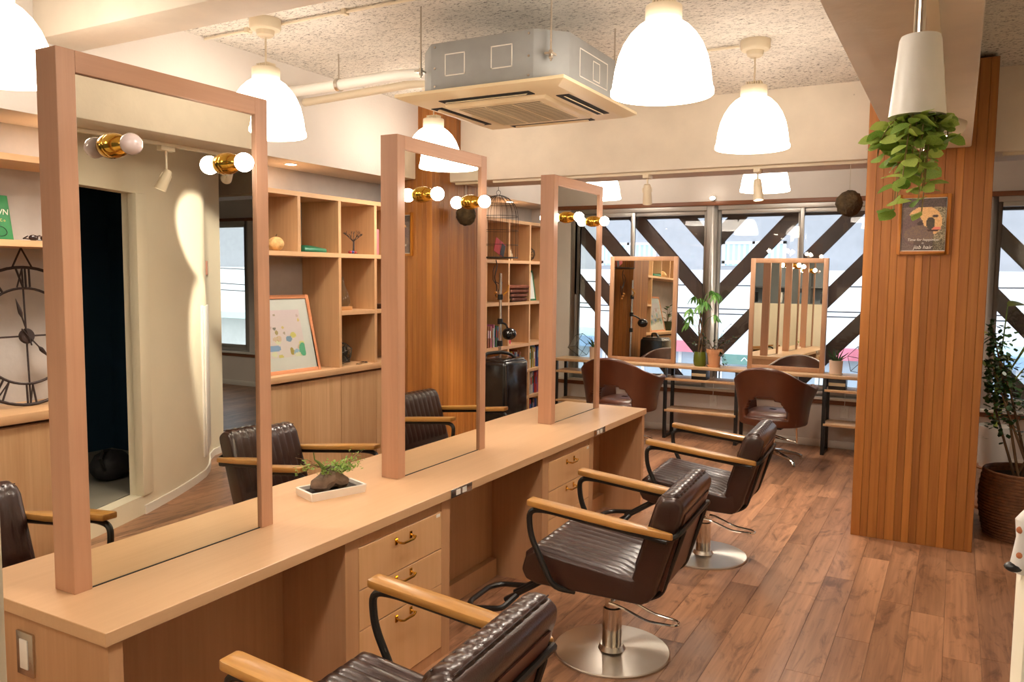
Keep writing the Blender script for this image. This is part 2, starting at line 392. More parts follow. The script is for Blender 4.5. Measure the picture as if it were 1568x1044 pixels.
struct(box('ceiling', 'ceiling', -4.36, 6.3, -2.3, 8.42, CZ, CZ+.15), 'pale rough wood wool ceiling with dark flecks')
struct(box('wall_left', 'plaster', -4.46, -4.33, -2.3, 8.42, 0, 2.40), 'grey plaster wall behind the built-in shelves')
struct(box('wall_left_upper', 'wall', -4.46, -3.95, -2.3, 8.28, 2.40, CZ), 'white boxed-out wall above the shelves')
struct(box('wall_far_lower', 'wall', -4.36, 6.3, 8.28, 8.42, 0, .47), 'white wall below the windows')
struct(box('wall_far_upper', 'wall', -4.36, 6.3, 8.28, 8.42, 2.40, CZ), 'white wall above the windows')
for nm, a, b in (('wall_far_pier_left', -4.36, -3.98), ('wall_far_pier_middle', -.50, .22), ('wall_far_pier_right', 3.70, 4.56), ('wall_far_pier_corner', 6.0, 6.3)):
    struct(box(nm, 'wall', a, b, 8.28, 8.42, .47, 2.40), 'white wall pier between the windows')
struct(box('baseboard_far', 'whiteplastic', -4.33, 6.2, 8.265, 8.28, 0, .07, bevel=.003), 'white baseboard under the windows')
struct(box('wall_right', 'wall_right', 6.2, 6.3, -2.3, 8.28, 0, CZ), 'cream side wall of the salon')
struct(box('wall_back', 'bluegrey', -4.33, 6.2, -2.3, -2.18, 0, CZ), 'blue grey rear wall')
struct(box('wall_partition', 'wall_right', -4.33, -.838, .34, .45, 0, 1.46, bevel=.004), 'cream half-height partition at the end of the counter')
struct(box('wall_low_counter', 'wall_right', .0600, .34, .76, .86, 0, 1.40, bevel=.004), 'cream low wall end at the right picture edge')
struct(box('ceiling_beam_cross', 'beam', -3.70, 6.2, 5.77, 6.25, 2.42, CZ, bevel=.012), 'cream painted concrete beam across the room')
hn = MB().prism([(5.772, 2.925), (5.772, CZ), (5.25, CZ), (5.45, 2.985), (5.62, 2.945)], 0, -3.70, 6.2)
struct(hn.build('ceiling_haunch', 'ceiling', angle=60), 'rough ceiling curving down to the cross beam')
struct(box('ceiling_beam_long', 'beam', -.38, .03, -2.18, 5.49, 2.42, CZ, bevel=.01), 'cream painted concrete beam leading to the wood pillar')
struct(box('ceiling_beam_near', 'beam', -3.95, 6.2, 2.36, 2.60, 2.75, CZ, bevel=.01), 'cream painted beam over the first mirror')
struct(box('trim_1', 'trim', -3.98, 6.0, 8.255, 8.285, 2.372, 2.415, bevel=.004), 'brown wood header strip over the windows')
struct(box('trim_2', 'trim', -3.98, 6.0, 8.25, 8.285, .425, .47, bevel=.004), 'brown wood strip under the window sill')
struct(box('trim_3', 'whiteplastic', -3.98, 6.0, 8.22, 8.30, .47, .495, bevel=.004), 'white window sill board')

# ---- windows
def window(nm, a, b, label):
    w_ = bpy.data.objects.new(nm, None); col.objects.link(w_); w_.location = (a, 8.28, .495); struct(w_, label)
    W, H = b-a, 2.375-.495; t = .055
    fr = MB().box(0, t, 0, .09, 0, H).box(W-t, W, 0, .09, 0, H).box(t, W-t, 0, .09, 0, .05).box(t, W-t, 0, .09, H-.05, H)
    fr.build('window_frame', 'alu', w_, bevel=.004)
    for k in (0, 1):
        x0 = t if k == 0 else W/2-.03; x1 = W/2+.03 if k == 0 else W-t; y0 = .015 if k == 0 else .05
        s = MB().box(x0, x0+.035, y0, y0+.03, .05, H-.05).box(x1-.035, x1, y0, y0+.03, .05, H-.05).box(x0+.035, x1-.035, y0, y0+.03, .05, .10).box(x0+.035, x1-.035, y0, y0+.03, H-.09, H-.05)
        sash = s.build('sash', 'alu', w_, bevel=.003)
        MB().box(x0+.03, x1-.03, y0+.012, y0+.018, .09, H-.08).build('pane', 'glass', sash, smooth=False)
window('window_1', -3.98, -2.24, 'aluminium sliding window behind the left window mirror')
window('window_2', -2.24, -.50, 'aluminium sliding window behind the right window mirror')
window('window_3', .22, 1.96, 'aluminium sliding window right of the wood pillar')
window('window_4', 1.96, 3.70, 'aluminium sliding window past the pillar, second of the right side')
window('window_5', 4.56, 6.0, 'aluminium sliding window at the far right corner, seen in the nearest mirror')

# ---- wood clad pillars (boards as parts)
def clad(nm, label, x0, x1, y0, y1, z1, faces):
    core = struct(box(nm, 'pillar', x0+.012, x1-.012, y0+.012, y1-.012, 0, z1), label)
    for fc in faces:
        L = (x1-x0) if fc in 'FB' else (y1-y0); n = round(L/.05); wv = [rr.choice((.7, 1, 1, 1.3)) for _ in range(n)]; k = L/sum(wv); p = 0
        for q in wv:
            ww = q*k; key = ('board', round(ww, 4), round(z1, 2), fc in 'FB')
            if key not in plank_meshes:
                mb = MB()
                if fc in 'FB': mb.box(-ww/2+.0007, ww/2-.0007, -.006, .006, 0, z1)
                else: mb.box(-.006, .006, -ww/2+.0007, ww/2-.0007, 0, z1)
                plank_meshes[key] = mb.mesh('board', 'pillar', bevel=.0015, seg=1, smooth=False)
            c = p+ww/2
            loc = {'F': (x0+c, y0+.006, 0), 'B': (x0+c, y1-.006, 0), 'L': (x0+.006, y0+c, 0), 'R': (x1-.006, y0+c, 0)}[fc]
            link('board', plank_meshes[key], core, loc); p += ww
clad('wall_pillar', 'pillar clad in vertical orange brown cedar boards with poster', -.53, .15, 5.505, 6.52, 2.93, 'FLRB')
clad('wall_pillar_left', 'pillar clad in vertical cedar boards between the two shelf walls', -3.975, -3.70, 5.52, 6.10, CZ, 'FRB')

# ---- curved right wall with the door opening to the dark blue room
def wall_strip(pts, z0, z1, t=.10):
    mb = MB(); n = len(pts); P = [Vector((*p, 0)) for p in pts]; N = []
    for i in range(n):
        d = (P[min(i+1, n-1)]-P[max(i-1, 0)]).normalized(); N.append(Vector((d.y, -d.x, 0)))
    vs = []
    for i in range(n):
        q = P[i]+N[i]*t
        vs += [(P[i].x, P[i].y, z0), (P[i].x, P[i].y, z1), (q.x, q.y, z0), (q.x, q.y, z1)]
    fs = []
    for i in range(n-1):
        a, b = i*4, i*4+4
        fs += [(a, b, b+1, a+1), (a+2, a+3, b+3, b+2), (a+1, b+1, b+3, a+3), (a, a+2, b+2, b)]
    fs += [(0, 1, 3, 2), (n*4-4, n*4-2, n*4-1, n*4-3)]
    return mb.add(vs, fs)
A_ = [(.36, .86), (.205, 2.62)]; B_ = [(.205, 2.62), (.25, 2.95), (.34, 3.22), (.44, 3.49)]
C_ = [(.44, 3.49), (.54, 3.71), (.63, 3.90), (.72, 4.07), (.81, 4.23), (.91, 4.39), (1.03, 4.53), (1.17, 4.66), (1.33, 4.79), (1.46, 4.95), (1.52, 5.12)]
cw = wall_strip(A_, 0, CZ); 
for mb_ in (wall_strip(B_, 2.157, CZ), wall_strip(B_, 0, .13), wall_strip(C_, 0, CZ)): cw.add(mb_.v, mb_.f)
curved = struct(cw.build('wall_right_curved', 'wall_right', angle=40), 'curved cream wall with an open doorway')
bb = wall_strip([(x-.012, y+.006) for x, y in C_], 0, .06, .02); bb.build('baseboard', 'whiteplastic', curved)
jm = MB().box(-.03, .03, -.06, .06, .13, 2.16); jm.build('door_jamb', 'wall_right', curved, (.47, 3.52, 0), rz=-.38, bevel=.004)
struct(box('wall_back_room', 'navy', 1.95, 2.02, 1.6, 4.9, 0, CZ), 'dark navy wall inside the back room')
struct(MB().box(.5, 2.0, 1.5, 1.56, 0, CZ).box(.95, 2.0, 4.32, 4.38, 0, CZ).build('wall_back_room_sides', 'navy'), 'dark navy side walls inside the back room')
struct(MB().prism([(.32, 2.64), (.36, 2.95), (.45, 3.22), (.55, 3.47), (.95, 4.3), (1.95, 4.3), (1.95, 1.58), (.5, 1.58)], 2, 0, .135).build('floor_back_room', plain(140, 134, 122, .7)), 'raised grey floor of the back room')

# ================================================================== ISLAND COUNTER
MXF, MXB = -2.165, -2.237          # the two mirror faces
CT = .729                          # worktop height
ctr = thing('styling_counter', 'long pale oak styling counter island carrying the three tall mirrors', 'counter', (-2.2, 1.235, 0))
L_ = 5.31-1.235
box('worktop', 'counter', -.345, .345, 0, L_, CT-.038, CT, ctr, bevel=.0015, seg=1)
box('end_panel', 'carcass', -.335, .335, .012, .055, 0, CT-.038, ctr, bevel=.001, seg=1)
box('end_panel', 'carcass', -.335, .335, L_-.055, L_-.012, 0, CT-.038, ctr, bevel=.001, seg=1)
box('spine_panel', 'carcass', -.02, .02, .055, L_-.055, 0, CT-.038, ctr)
for a, b in ((.055, .945), (1.62, 2.49), (3.19, L_-.055)):
    box('footboard', 'carcass', .02, .06, a, b, 0, .10, ctr)
# outlet plates
op = MB().box(-.064, .013, .004, .012, .52, .645).build('outlet_plate', 'steel', ctr, bevel=.002); tag(op, 'steel outlet plate on the counter end')
box('socket', 'white', -.045, -.008, .001, .005, .54, .625, op, bevel=.002)
for yy in (2.915-1.235, 4.465-1.235):
    op = box('outlet_plate', 'steel', .345, .349, yy-.085, yy+.085, CT-.038, CT-.001, ctr, bevel=.001)
    for d in (-.03, .02):
        sk = box('socket', 'white', .349, .351, yy+d-.016, yy+d+.016, CT-.031, CT-.008, op)
def drawer_cabinet(y0, y1, side, label):
    t = thing('drawer_cabinet', label, 'drawers', (-2.2+side*.02, y0, 0), 0, 'drawer cabinets in the styling counter')
    W = y1-y0; D = .305
    sx = lambda a, b: (min(side*a, side*b), max(side*a, side*b))
    body = MB().box(*sx(0, D), 0, .03, 0, CT-.038).box(*sx(0, D), W-.03, W, 0, CT-.038).box(*sx(0, D-.02), .03, W-.03, 0, .045).box(*sx(0, .02), .03, W-.03, .045, CT-.038).box(*sx(D-.01, D+.002), -.001, .07, 0, CT-.0385).box(*sx(D-.01, D+.002), W-.063, W+.001, 0, CT-.0385).box(*sx(D-.01, D+.001), .07, W-.063, .0, .046).box(*sx(D-.01, D), .07, W-.063, .648, CT-.038)
    body.build('body', 'carcass', t, smooth=False)
    for z0, z1, hz in ((.486, .645, .608), (.331, .482, .456), (.049, .327, .296)):
        dr = box('drawer', 'drawer', *sx(D-.015, D+.004), .073, W-.066, z0, z1, t, bevel=.001, seg=1)
        h = MB(); cy = (.07+W-.063)/2
        for s in (-1, 1):
            h.box(*sx(D+.004, D+.008), cy+s*.048-.007, cy+s*.048+.007, hz-.014, hz+.014)
            h.cyl((side*(D+.006), cy+s*.048, hz), (side*(D+.03), cy+s*.048, hz-.004), .0045, n=8)
        h.tube(arc([(side*(D+.028), cy-.05, hz-.002), (side*(D+.032), cy-.035, hz-.008), (side*(D+.033), cy+.035, hz-.008), (side*(D+.028), cy+.05, hz-.002)], .01), .005, 8)
        h.build('handle', 'brass', dr)
    if side > 0: box('label_tag', 'white', D+.004, D+.0055, W-.105, W-.078, .627, .640, t)
    return t
drawer_cabinet(2.174, 2.851, 1, 'three-drawer oak cabinet with brass handles below the counter, nearest the camera')
drawer_cabinet(3.742, 4.42, 1, 'three-drawer oak cabinet with brass handles half hidden behind the middle chair')
# ---- tall double sided mirrors
MT = 2.252
def big_mirror(y0, label):
    W = .76; t = thing('styling_mirror', label, 'mirror', (-2.2, y0, CT), 0, 'double-sided mirrors on the counter'); H = MT-CT
    for a in (0, W-.055): box('post', 'frame', -.046, .046, a, a+.055, 0, H, t, bevel=.0015, seg=1)
    box('top_rail', 'frame_h', -.046, .046, .055, W-.055, H-.06, H, t, bevel=.0015, seg=1)
    core = box('mirror_backing', 'dark', -.03, .03, .055, W-.055, .001, H-.06, t)
    box('mirror_glass', 'mirror', .0305, .035, .055, W-.055, .001, H-.06, t, smooth=False)
    box('mirror_glass', 'mirror', -.035, -.0305, .055, W-.055, .001, H-.06, t, smooth=False)
    for s in (-1, 1): box('shadow_strip', 'black', min(s*.0305, s*.0375), max(s*.0305, s*.0375), .055, W-.055, 0, .003, t, smooth=False)  # black strip standing in for the shadow line under the glass
    return t
MY = (1.345, 2.857, 4.41)
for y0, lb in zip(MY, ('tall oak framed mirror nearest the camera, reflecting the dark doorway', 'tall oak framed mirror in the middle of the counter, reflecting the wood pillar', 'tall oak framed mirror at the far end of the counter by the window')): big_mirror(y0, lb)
# ---- bulb sconces on the mirror glass
def sconce(side, y, label, lit=True):
    t = thing('mirror_sconce', label, 'lamp', (MXF if side > 0 else MXB, y, 2.01), 0, 'globe bulb sconces on the counter mirrors')
    T = Matrix.Rotation(side*PI/2, 4, 'Y')
    MB().lathe([(.0001, 0), (.036, 0), (.037, .006), (.035, .02), (.03, .036), (.022, .05), (.016, .056)], 24, T).build('brass_holder', 'brass', t)
    MB().ball((0, 0, .082), .031, 20, 12, M4=T).build('bulb', 'bulb' if lit else 'bulb_off', t)
for mi, mn in enumerate(('nearest counter mirror', 'middle counter mirror', 'farthest counter mirror')):
    for k, dy in enumerate((.17, .585)):
        y = (1.515, 3.061, 4.617)[mi]+(.415 if k else 0)
        lit = not (mi == 0 and k == 0)
        sconce(1, y, ('lit' if lit else 'unlit')+' globe bulb in brass holder on the %s, %s' % (mn, 'window-side one' if k else 'camera-side one'), lit)
        sconce(-1, y, 'lit globe bulb in brass holder on the back of the %s, %s' % (mn, 'window-side one' if k else 'camera-side one'))

# ================================================================== STYLING CHAIRS
def ribbed(path, y0, y1, n, amp, lift=0.0, per=6, cross=0):
    """channel-stitched pad: path in (x, z), ribs run along the path"""
    P = [Vector((p[0], 0, p[1])) for p in path]; k = len(P); Nn = []
    for i in range(k):
        d = (P[min(i+1, k-1)]-P[max(i-1, 0)]).normalized(); Nn.append(Vector((-d.z, 0, d.x)))
    mb = MB(); rows = []
    cols = [(j/(n*per)) for j in range(n*per+1)]; vs = []
    for i in range(k):
        e = min(1, min(i, k-1-i)/1.0)
        for u in cols:
            s = abs(math.sin(PI*n*u)); h = lift+amp*(s**.5)*(e if not cross else 1)
            if u in (0, 1): h = -.012
            if i in (0, k-1): h = -.012
            v = P[i]+Nn[i]*h; vs.append((v.x, y0+(y1-y0)*u, v.z))
    c = len(cols); fs = [(i*c+j, i*c+j+1, (i+1)*c+j+1, (i+1)*c+j) for i in range(k-1) for j in range(c-1)]
    return mb.add(vs, fs)
def densify(p, n):
    out = []
    for i in range(len(p)-1):
        for k in range(n): out.append(tuple(p[i][q]+(p[i+1][q]-p[i][q])*k/n for q in range(2)))
    return out+[p[-1]]
def styling_chair(label):
    t = thing('styling_chair', label, 'chair', group='brown leather styling chairs at the counter')
    MB().lathe([(.255, 0), (.255, .007), (.25, .011), (.06, .0135), (.05, .034), (.0001, .034)][::-1], 64).build('base_disc', 'disc', t, angle=12)
    MB().lathe([(.0001, .03), (.042, .03), (.042, .20), (.034, .205), (.034, .325), (.0001, .325)], 24).build('post', 'chrome', t)
    box('under_plate', 'black', -.12, .14, -.10, .10, .315, .345, t, bevel=.006)
    seat = MB().prism([(-.25, .345), (-.305, .36), (-.325, .40), (-.308, .46), (-.266, .496), (.16, .442), (.22, .47), (.24, .38), (.21, .338), (.05, .342)], 1, -.262, .262).build('seat', 'leather', t, bevel=.016, seg=3)
    ribbed([(-.324, .415), (-.306, .466), (-.264, .501)]+densify([(-.24, .501), (.165, .449)], 6), -.245, .245, 10, .009, .001).build('seat_channels', 'leather', seat, angle=80)
    back = MB().prism([(.15, .40), (.165, .46), (.255, .755), (.28, .789), (.33, .795), (.366, .768), (.36, .73), (.255, .385), (.225, .345), (.18, .34)], 1, -.262, .262).build('backrest', 'leather', t, bevel=.02, seg=3)
    ribbed(densify([(.160, .45), (.252, .752)], 6)+[(.262, .774), (.281, .791), (.305, .798), (.33, .796), (.352, .782)], -.245, .245, 10, .006, .001).build('back_channels', 'leather', back, angle=80)
    ts = MB()
    for a_, c_ in ((.278, .794), (.336, .798)): ts.tube([(a_, -.245, c_-.001), (a_, .245, c_-.001)], .0022, 5)
    ts.build('top_stitching', plain(40, 24, 20, .5), back)
    rp = MB().prism([(.262, .40), (.352, .72), (.362, .718), (.275, .392)], 1, -.21, .21).build('back_panel', plain(86, 50, 40, .4), back)
    for s in (-1, 1):
        y = s*.290
        ap = [(-.275, y-.030), (-.26, y-.034), (.12, y-.036), (.29, y-.016), (.325, y-.013), (.335, y+.0), (.325, y+.013), (.29, y+.018), (.12, y+.036), (-.26, y+.034), (-.275, y+.030)]
        am = MB().prism(ap, 2, -.026, 0); am.v = [(a_, b_, c_+.721-.104*(a_+.25)) for a_, b_, c_ in am.v]
        am.build('armrest', 'arm', t, bevel=.006, seg=2)
        fr = MB().tube(arc([(.31, y, .627), (-.20, y, .681), (-.276, y, .674), (-.27, y, .57), (-.165, y, .36), (-.09, y*.8, .335)], .05, 5), .0125, 10)
        fr.build('arm_frame', 'black', t)
        MB().tube(arc([(.343, s*.19, .66), (.352, s*.19, .65), (.268, s*.19, .375), (.20, s*.17, .332), (.0, s*.08, .33)], .03, 4), .011, 8).build('back_bar', 'black', t)
    MB().tube(arc([(.30, -.29, .628), (.345, -.275, .648), (.355, -.22, .66), (.355, .22, .66), (.345, .275, .648), (.30, .29, .628)], .03), .011, 8).build('back_bar', 'black', t)
    fr = MB()
    for s in (-1, 1): fr.tube(arc([(-.12, s*.05, .335), (-.28, s*.05, .30), (-.50, s*.05, .155)], .04), .013, 8)
    fr.tube(arc([(-.44, -.05, .19), (-.47, -.15, .155), (-.62, -.16, .135), (-.66, -.10, .135), (-.66, .10, .135), (-.62, .16, .135), (-.47, .15, .155), (-.44, .05, .19)], .03), .013, 8)
    fr.build('footrest', 'black', t)
    MB().tube(arc([(.0, -.048, .235), (.05, -.052, .23), (.17, -.045, .185), (.28, -.03, .18), (.30, 0, .18), (.28, .03, .18), (.17, .045, .185), (.05, .052, .23), (.0, .048, .235)], .03), .006, 8).build('lever', 'chrome', t)
    return t
c2 = styling_chair('brown leather styling chair with wooden arms before the middle mirror, whole in view')
c2.location = (-1.26, 3.22, 0); c2.rotation_euler.z = R(3)
copy_thing(c2, (-1.25, 4.64, 0), R(3), 'brown leather styling chair with wooden arms farthest along the counter near the wood pillar')
copy_thing(c2, (-1.245, 1.62, 0), R(2), 'brown leather styling chair with wooden arms at the bottom edge, nearest the camera')
copy_thing(c2, (-2.98, 3.12, 0), R(180+2), 'brown leather styling chair across the counter, between the first and second mirrors')
copy_thing(c2, (-2.99, 1.58, 0), R(180+2), 'brown leather styling chair across the counter at the far left edge')
copy_thing(c2, (-3.0, 4.58, 0), R(180+1), 'brown leather styling chair across the counter, mostly hidden by the middle mirror')

# ================================================================== LIGHTS AND CEILING
def spot_light(parent, loc, target, power, size, blend=.5, r=.03):
    ld = bpy.data.lights.new('spot_beam', 'SPOT'); ld.energy = power; ld.color = WARM; ld.spot_size = R(size); ld.spot_blend = blend; ld.shadow_soft_size = r
    o = bpy.data.objects.new('spot_beam', ld); col.objects.link(o)
    d = Vector(target)-Vector(loc); o.rotation_euler = d.to_track_quat('-Z', 'Y').to_euler(); o.location = loc
    if parent: o.parent = parent; o.location = Vector(loc)-parent.location
    return o
def pendant(x, y, label, long=True):
    t = thing('pendant_lamp', label, 'lamp', (x, y, 2.40), 0, 'opal glass pendant lamps')
    MB().lathe([(.0001, .62), (.085, .62), (.085, .575), (.078, .565), (.05, .56), (.045, .535), (.03, .525), (.0001, .525)], 28).build('canopy', 'cream', t)
    ch = MB()
    for k in range(8):
        z = .525-k*.022; a = Matrix.Translation((0, 0, z-.011)) @ Matrix.Rotation(PI/2*(k % 2), 4, 'Z')
        ch.tube([a @ Vector((.005*math.cos(q*PI/4), 0, .014*math.sin(q*PI/4))) for q in range(8)], .0016, 5, closed=True)
    ch.build('chain', 'cream', t)
    MB().tube([(0, .004, .53), (.004, 0, .45), (0, .003, .36)], .003, 6).build('cord', 'cream', t)
    MB().lathe([(.0001, .36), (.074, .36), (.076, .352), (.076, .31), (.07, .298), (.0001, .298)], 28).build('socket_cap', 'cream', t)
    fn = MB()
    for k in range(7): fn.box(-.04+k*.013, -.034+k*.013, -.03, .03, .36, .385)
    fn.build('cooling_fins', 'cream', t)
    prof = [(.06, .30), (.075, .298), (.105, .278), (.137, .245), (.163, .205), (.184, .155), (.197, .10), (.204, .05), (.207, .028), (.2125, .02), (.213, .003), (.209, 0), (.205, .004), (.2, .03)]
    MB().lathe(prof+[(.193, .10), (.18, .155), (.159, .203), (.133, .241), (.103, .272), (.06, .292)], 40, close=True).build('shade', 'shade', t)
    ld = bpy.data.lights.new('lamp_bulb', 'POINT'); ld.energy = DOWN; ld.color = WARM; ld.shadow_soft_size = .05
    o = bpy.data.objects.new('lamp_bulb', ld); col.objects.link(o); o.parent = t; o.location = (0, 0, .14)
    return t
PX = [(-3.37, 1.86, 'white glowing dome pendant lamp cut by the left picture edge'),
      (-3.374, 3.292, 'white glowing dome pendant lamp behind the nearest mirror top'),
      (-3.37, 4.90, 'white glowing dome pendant lamp behind the middle mirror top, left of the air conditioner'),
      (-1.12, 3.30, 'largest white glowing dome pendant lamp, right of the air conditioner'),
      (-1.10, 4.89, 'white glowing dome pendant lamp in front of the cross beam beside the wood pillar'),
      (-3.147, 7.46, 'white glowing dome pendant lamp beyond the cross beam over the left window seat'),
      (-1.53, 7.35, 'white glowing dome pendant lamp beyond the cross beam over the right window seat')]
PX += [(-1.12, 1.68, 'added white dome pendant lamp just above the picture, over the nearest chair'),  # unseen lamps added to brighten the foreground and the back area
       (-1.12, .08, 'added white dome pendant lamp above the camera side of the partition'), (-3.0, -.9, 'added white dome pendant lamp over the back area behind the partition'), (1.6, -.6, 'added white dome pendant lamp over the entrance behind the camera')]
for x, y, lb in PX: pendant(x, y, lb)

def conduit(label, p, r=.008):
    t = thing('ceiling_conduit', label, 'conduit', p[0])
    q = [Vector(a)-Vector(p[0]) for a in p]; MB().tube(q, r, 8).build('pipe', 'cream', t)
    cl = MB(); d = (q[-1]-q[0]); n = max(2, int(d.length/.7))
    for k in range(n): c = q[0]+d*((k+.5)/n); cl.box(c.x-.012, c.x+.012, c.y-.02, c.y+.02, c.z-.014, c.z+.016)
    cl.build('clamp', 'cream', t)
conduit('thin cream conduit on the ceiling to the pendant behind the nearest mirror', [(-3.93, 3.36, CZ-.014), (-.40, 3.36, CZ-.014)])
conduit('thin cream conduit on the ceiling to the pendant near the cross beam', [(-2.8, 4.92, CZ-.014), (-1.2, 4.92, CZ-.014)])

# ---- track rail with spotlights
def spotlight(loc, aim, label, power=0, size=40, stem=.07, hl=.10):
    t = thing('track_spotlight', label, 'spotlight', loc)
    box('adapter', 'cream', -.022, .022, -.05, .05, -.028, 0, t, bevel=.003)
    MB().cyl((0, 0, -.028), (0, 0, -.028-stem), .007, n=10).build('stem', 'cream', t)
    d = Vector(aim)-Vector(loc); d.normalize(); q = Vector((0, 0, 1)).rotation_difference(d).to_matrix().to_4x4()
    T = Matrix.Translation((0, 0, -.028-stem)) @ q
    hd = MB().lathe([(.0001, -.03), (.02, -.03), (.026, -.02), (.032, .05), (.036, hl), (.031, hl), (.029, hl-.012), (.0001, hl-.012)], 20, T).build('head', 'cream', t)
    y = MB()
    for s in (-1, 1): y.tube([(0, 0, -.028-stem+.02), tuple(T @ Vector((s*.034, 0, .0))), tuple(T @ Vector((s*.034, 0, .03)))], .004, 6)
    y.build('yoke', 'cream', t)
    if power:
        MB().lathe([(.0001, hl-.011), (.028, hl-.011), (.028, hl-.009), (.0001, hl-.009)], 16, T).build('lens', 'lens', hd)
        spot_light(t, Vector(loc)+T @ Vector((0, 0, hl+.005)), aim, power, size)
    return t
def track(label, p0, p1):
    t = thing('track_rail', label, 'track', p0); d = Vector(p1)-Vector(p0)
    if abs(d.x) > abs(d.y): box('rail', 'cream', 0, d.x, -.017, .017, -.02, 0, t, bevel=.002)
    else: box('rail', 'cream', -.017, .017, 0, d.y, -.02, 0, t, bevel=.002)
    return t
track('cream track rail running below the cross beam', (-3.4, 5.82, 2.42), (-.56, 5.82, 2.42))
track('cream track rail below the long beam, seen in the nearest mirror', (-.10, 2.2, 2.42), (-.10, 5.2, 2.42))
track('cream track rail below the cross beam right of the wood pillar', (.2, 5.82, 2.42), (3.0, 5.82, 2.42))
spotlight((-2.07, 5.82, 2.40), (-2.25, 6.6, .3), 'cream track spotlight hanging from the beam between the two window pendants', 60, 55, hl=.12)
spotlight((-1.262, 5.82, 2.40), (-1.0, 5.6, 0), 'cream track spotlight hanging in front of the right window pendant', 110, 60, hl=.12)
spotlight((-.10, 3.31, 2.40), (.35, 2.9, 1.0), 'cream track spotlight nearer the doorway, seen in the mirror', 40, 50, stem=.14)
spotlight((-.10, 3.79, 2.40), (.86, 4.34, 1.95), 'cream track spotlight lighting the curved wall, seen in the mirror', 260, 36)
spotlight((-.23, 4.45, 2.42), (1.04, 4.54, 1.0), 'cream track spotlight nearest the wood pillar, turned to the curved wall', 160, 34, stem=.03)
spotlight((.9, 5.82, 2.40), (.45, 6.0, .6), 'cream track spotlight over the basket plant', 40, 50)
# ---- soffit downlights
for y, lb in ((4.22, 'small round downlight in the soffit above the near shelves'), (7.35, 'small round downlight in the soffit above the far shelves'), (2.55, 'small round downlight in the soffit above the clock')):
    t = thing('downlight', lb, 'lamp', (-4.10, y, 2.40))
    MB().lathe([(.0001, .0), (.05, 0), (.05, -.004), (.04, -.006), (.036, -.002), (.0001, -.002)], 24).build('ring', 'whiteplastic', t)
    MB().lathe([(.0001, -.0025), (.034, -.0025), (.034, -.004), (.0001, -.004)], 20).build('lens', 'lens', t)
    spot_light(t, (-4.10, y, 2.39), (-4.10, y, 0), 26, 90, .6)
# ---- downlight in far soffit strip above window header
t = thing('downlight', 'small round lamp on the header above the centre mullion', 'lamp', (-2.22, 8.2, 2.44))
MB().ball((0, 0, 0), .028, 16, 10, (1, 1, .6)).build('lens', 'lens', t); MB().cyl((0, 0, 0), (0, .08, 0), .02).build('ring', 'whiteplastic', t)

# ---- ceiling cassette air conditioner
ac = thing('ceiling_air_conditioner', 'grey ceiling cassette air conditioner with cream grille hung on rods', 'air conditioner', (-2.115, 3.905, 2.55))
def octa(h, c): return [(-h+c, -h), (h-c, -h), (h, -h+c), (h, h-c), (h-c, h), (-h+c, h), (-h, h-c), (-h, -h+c)]
body = MB().prism(octa(.425, .13), 2, .025, .265).build('body', 'acbody', ac, bevel=.003, seg=1)
kn = []
def plate(face, u, z, w, h):
    mb = MB(); e = .0055
    for a, b, c, d in ((-w/2, w/2, -h/2, -h/2+e), (-w/2, w/2, h/2-e, h/2), (-w/2, -w/2+e, -h/2, h/2), (w/2-e, w/2, -h/2, h/2)):
        if face == 'F': mb.box(u+a, u+b, -.4265, -.4245, z+c, z+d)
        else: mb.box(.4245, .4265, u+a, u+b, z+c, z+d)
    mb.build('knockout_plate', 'whiteplastic', body, smooth=False)
plate('F', -.15, .15, .12, .11); plate('F', .12, .155, .12, .11)
plate('R', .0, .15, .36, .14); plate('R', .03, .145, .09, .10)
sc = MB()
for u in (-.27, .27):
    for z in (.05, .14, .245): sc.cyl((u, -.4245, z), (u, -.4285, z), .006, n=8)
sc.build('screws', 'steel', body)
pn = MB().lathe([], 4) if False else MB()
def frus(mb, h0, z0, h1, z1):
    vs = [(-h0, -h0, z0), (h0, -h0, z0), (h0, h0, z0), (-h0, h0, z0), (-h1, -h1, z1), (h1, -h1, z1), (h1, h1, z1), (-h1, h1, z1)]
    mb.add(vs, [(0, 1, 2, 3), (4, 7, 6, 5), (0, 4, 5, 1), (1, 5, 6, 2), (2, 6, 7, 3), (3, 7, 4, 0)])
frus(pn, .484, .02, .484, .004); frus(pn, .484, .004, .43, -.018)
panel = pn.build('panel', 'acpanel', ac, bevel=.003)
ip = MB(); frus(ip, .30, -.016, .285, -.034); inner = ip.build('intake_panel', 'acpanel', panel, bevel=.004)
gb = MB().box(-.24, .24, -.24, .24, -.0358, -.0335); gb.build('intake_shadow', 'dark', inner)
gl = MB()
for k in range(25):
    y = -.235+k*.0196; gl.box(-.24, .24, y-.0032, y+.0032, -.0372, -.0345)
for k in (-.24, -.08, .08, .24): gl.box(k-.004, k+.004, -.24, .24, -.038, -.0345)
tag(gl.build('grille', 'acpanel', inner, smooth=False), kind='stuff')
for k in range(4):
    T = Matrix.Rotation(k*PI/2, 4, 'Z')
    MB().cbox((0, -.372, -.0135), (.52, .07, .016), T).build('outlet_slot', 'dark', panel)
    MB().cbox((0, 0, 0), (.47, .026, .005), T @ Matrix.Translation((0, -.372, -.0225)) @ Matrix.Rotation(.5, 4, 'X')).build('louver', 'acpanel', panel, bevel=.002)
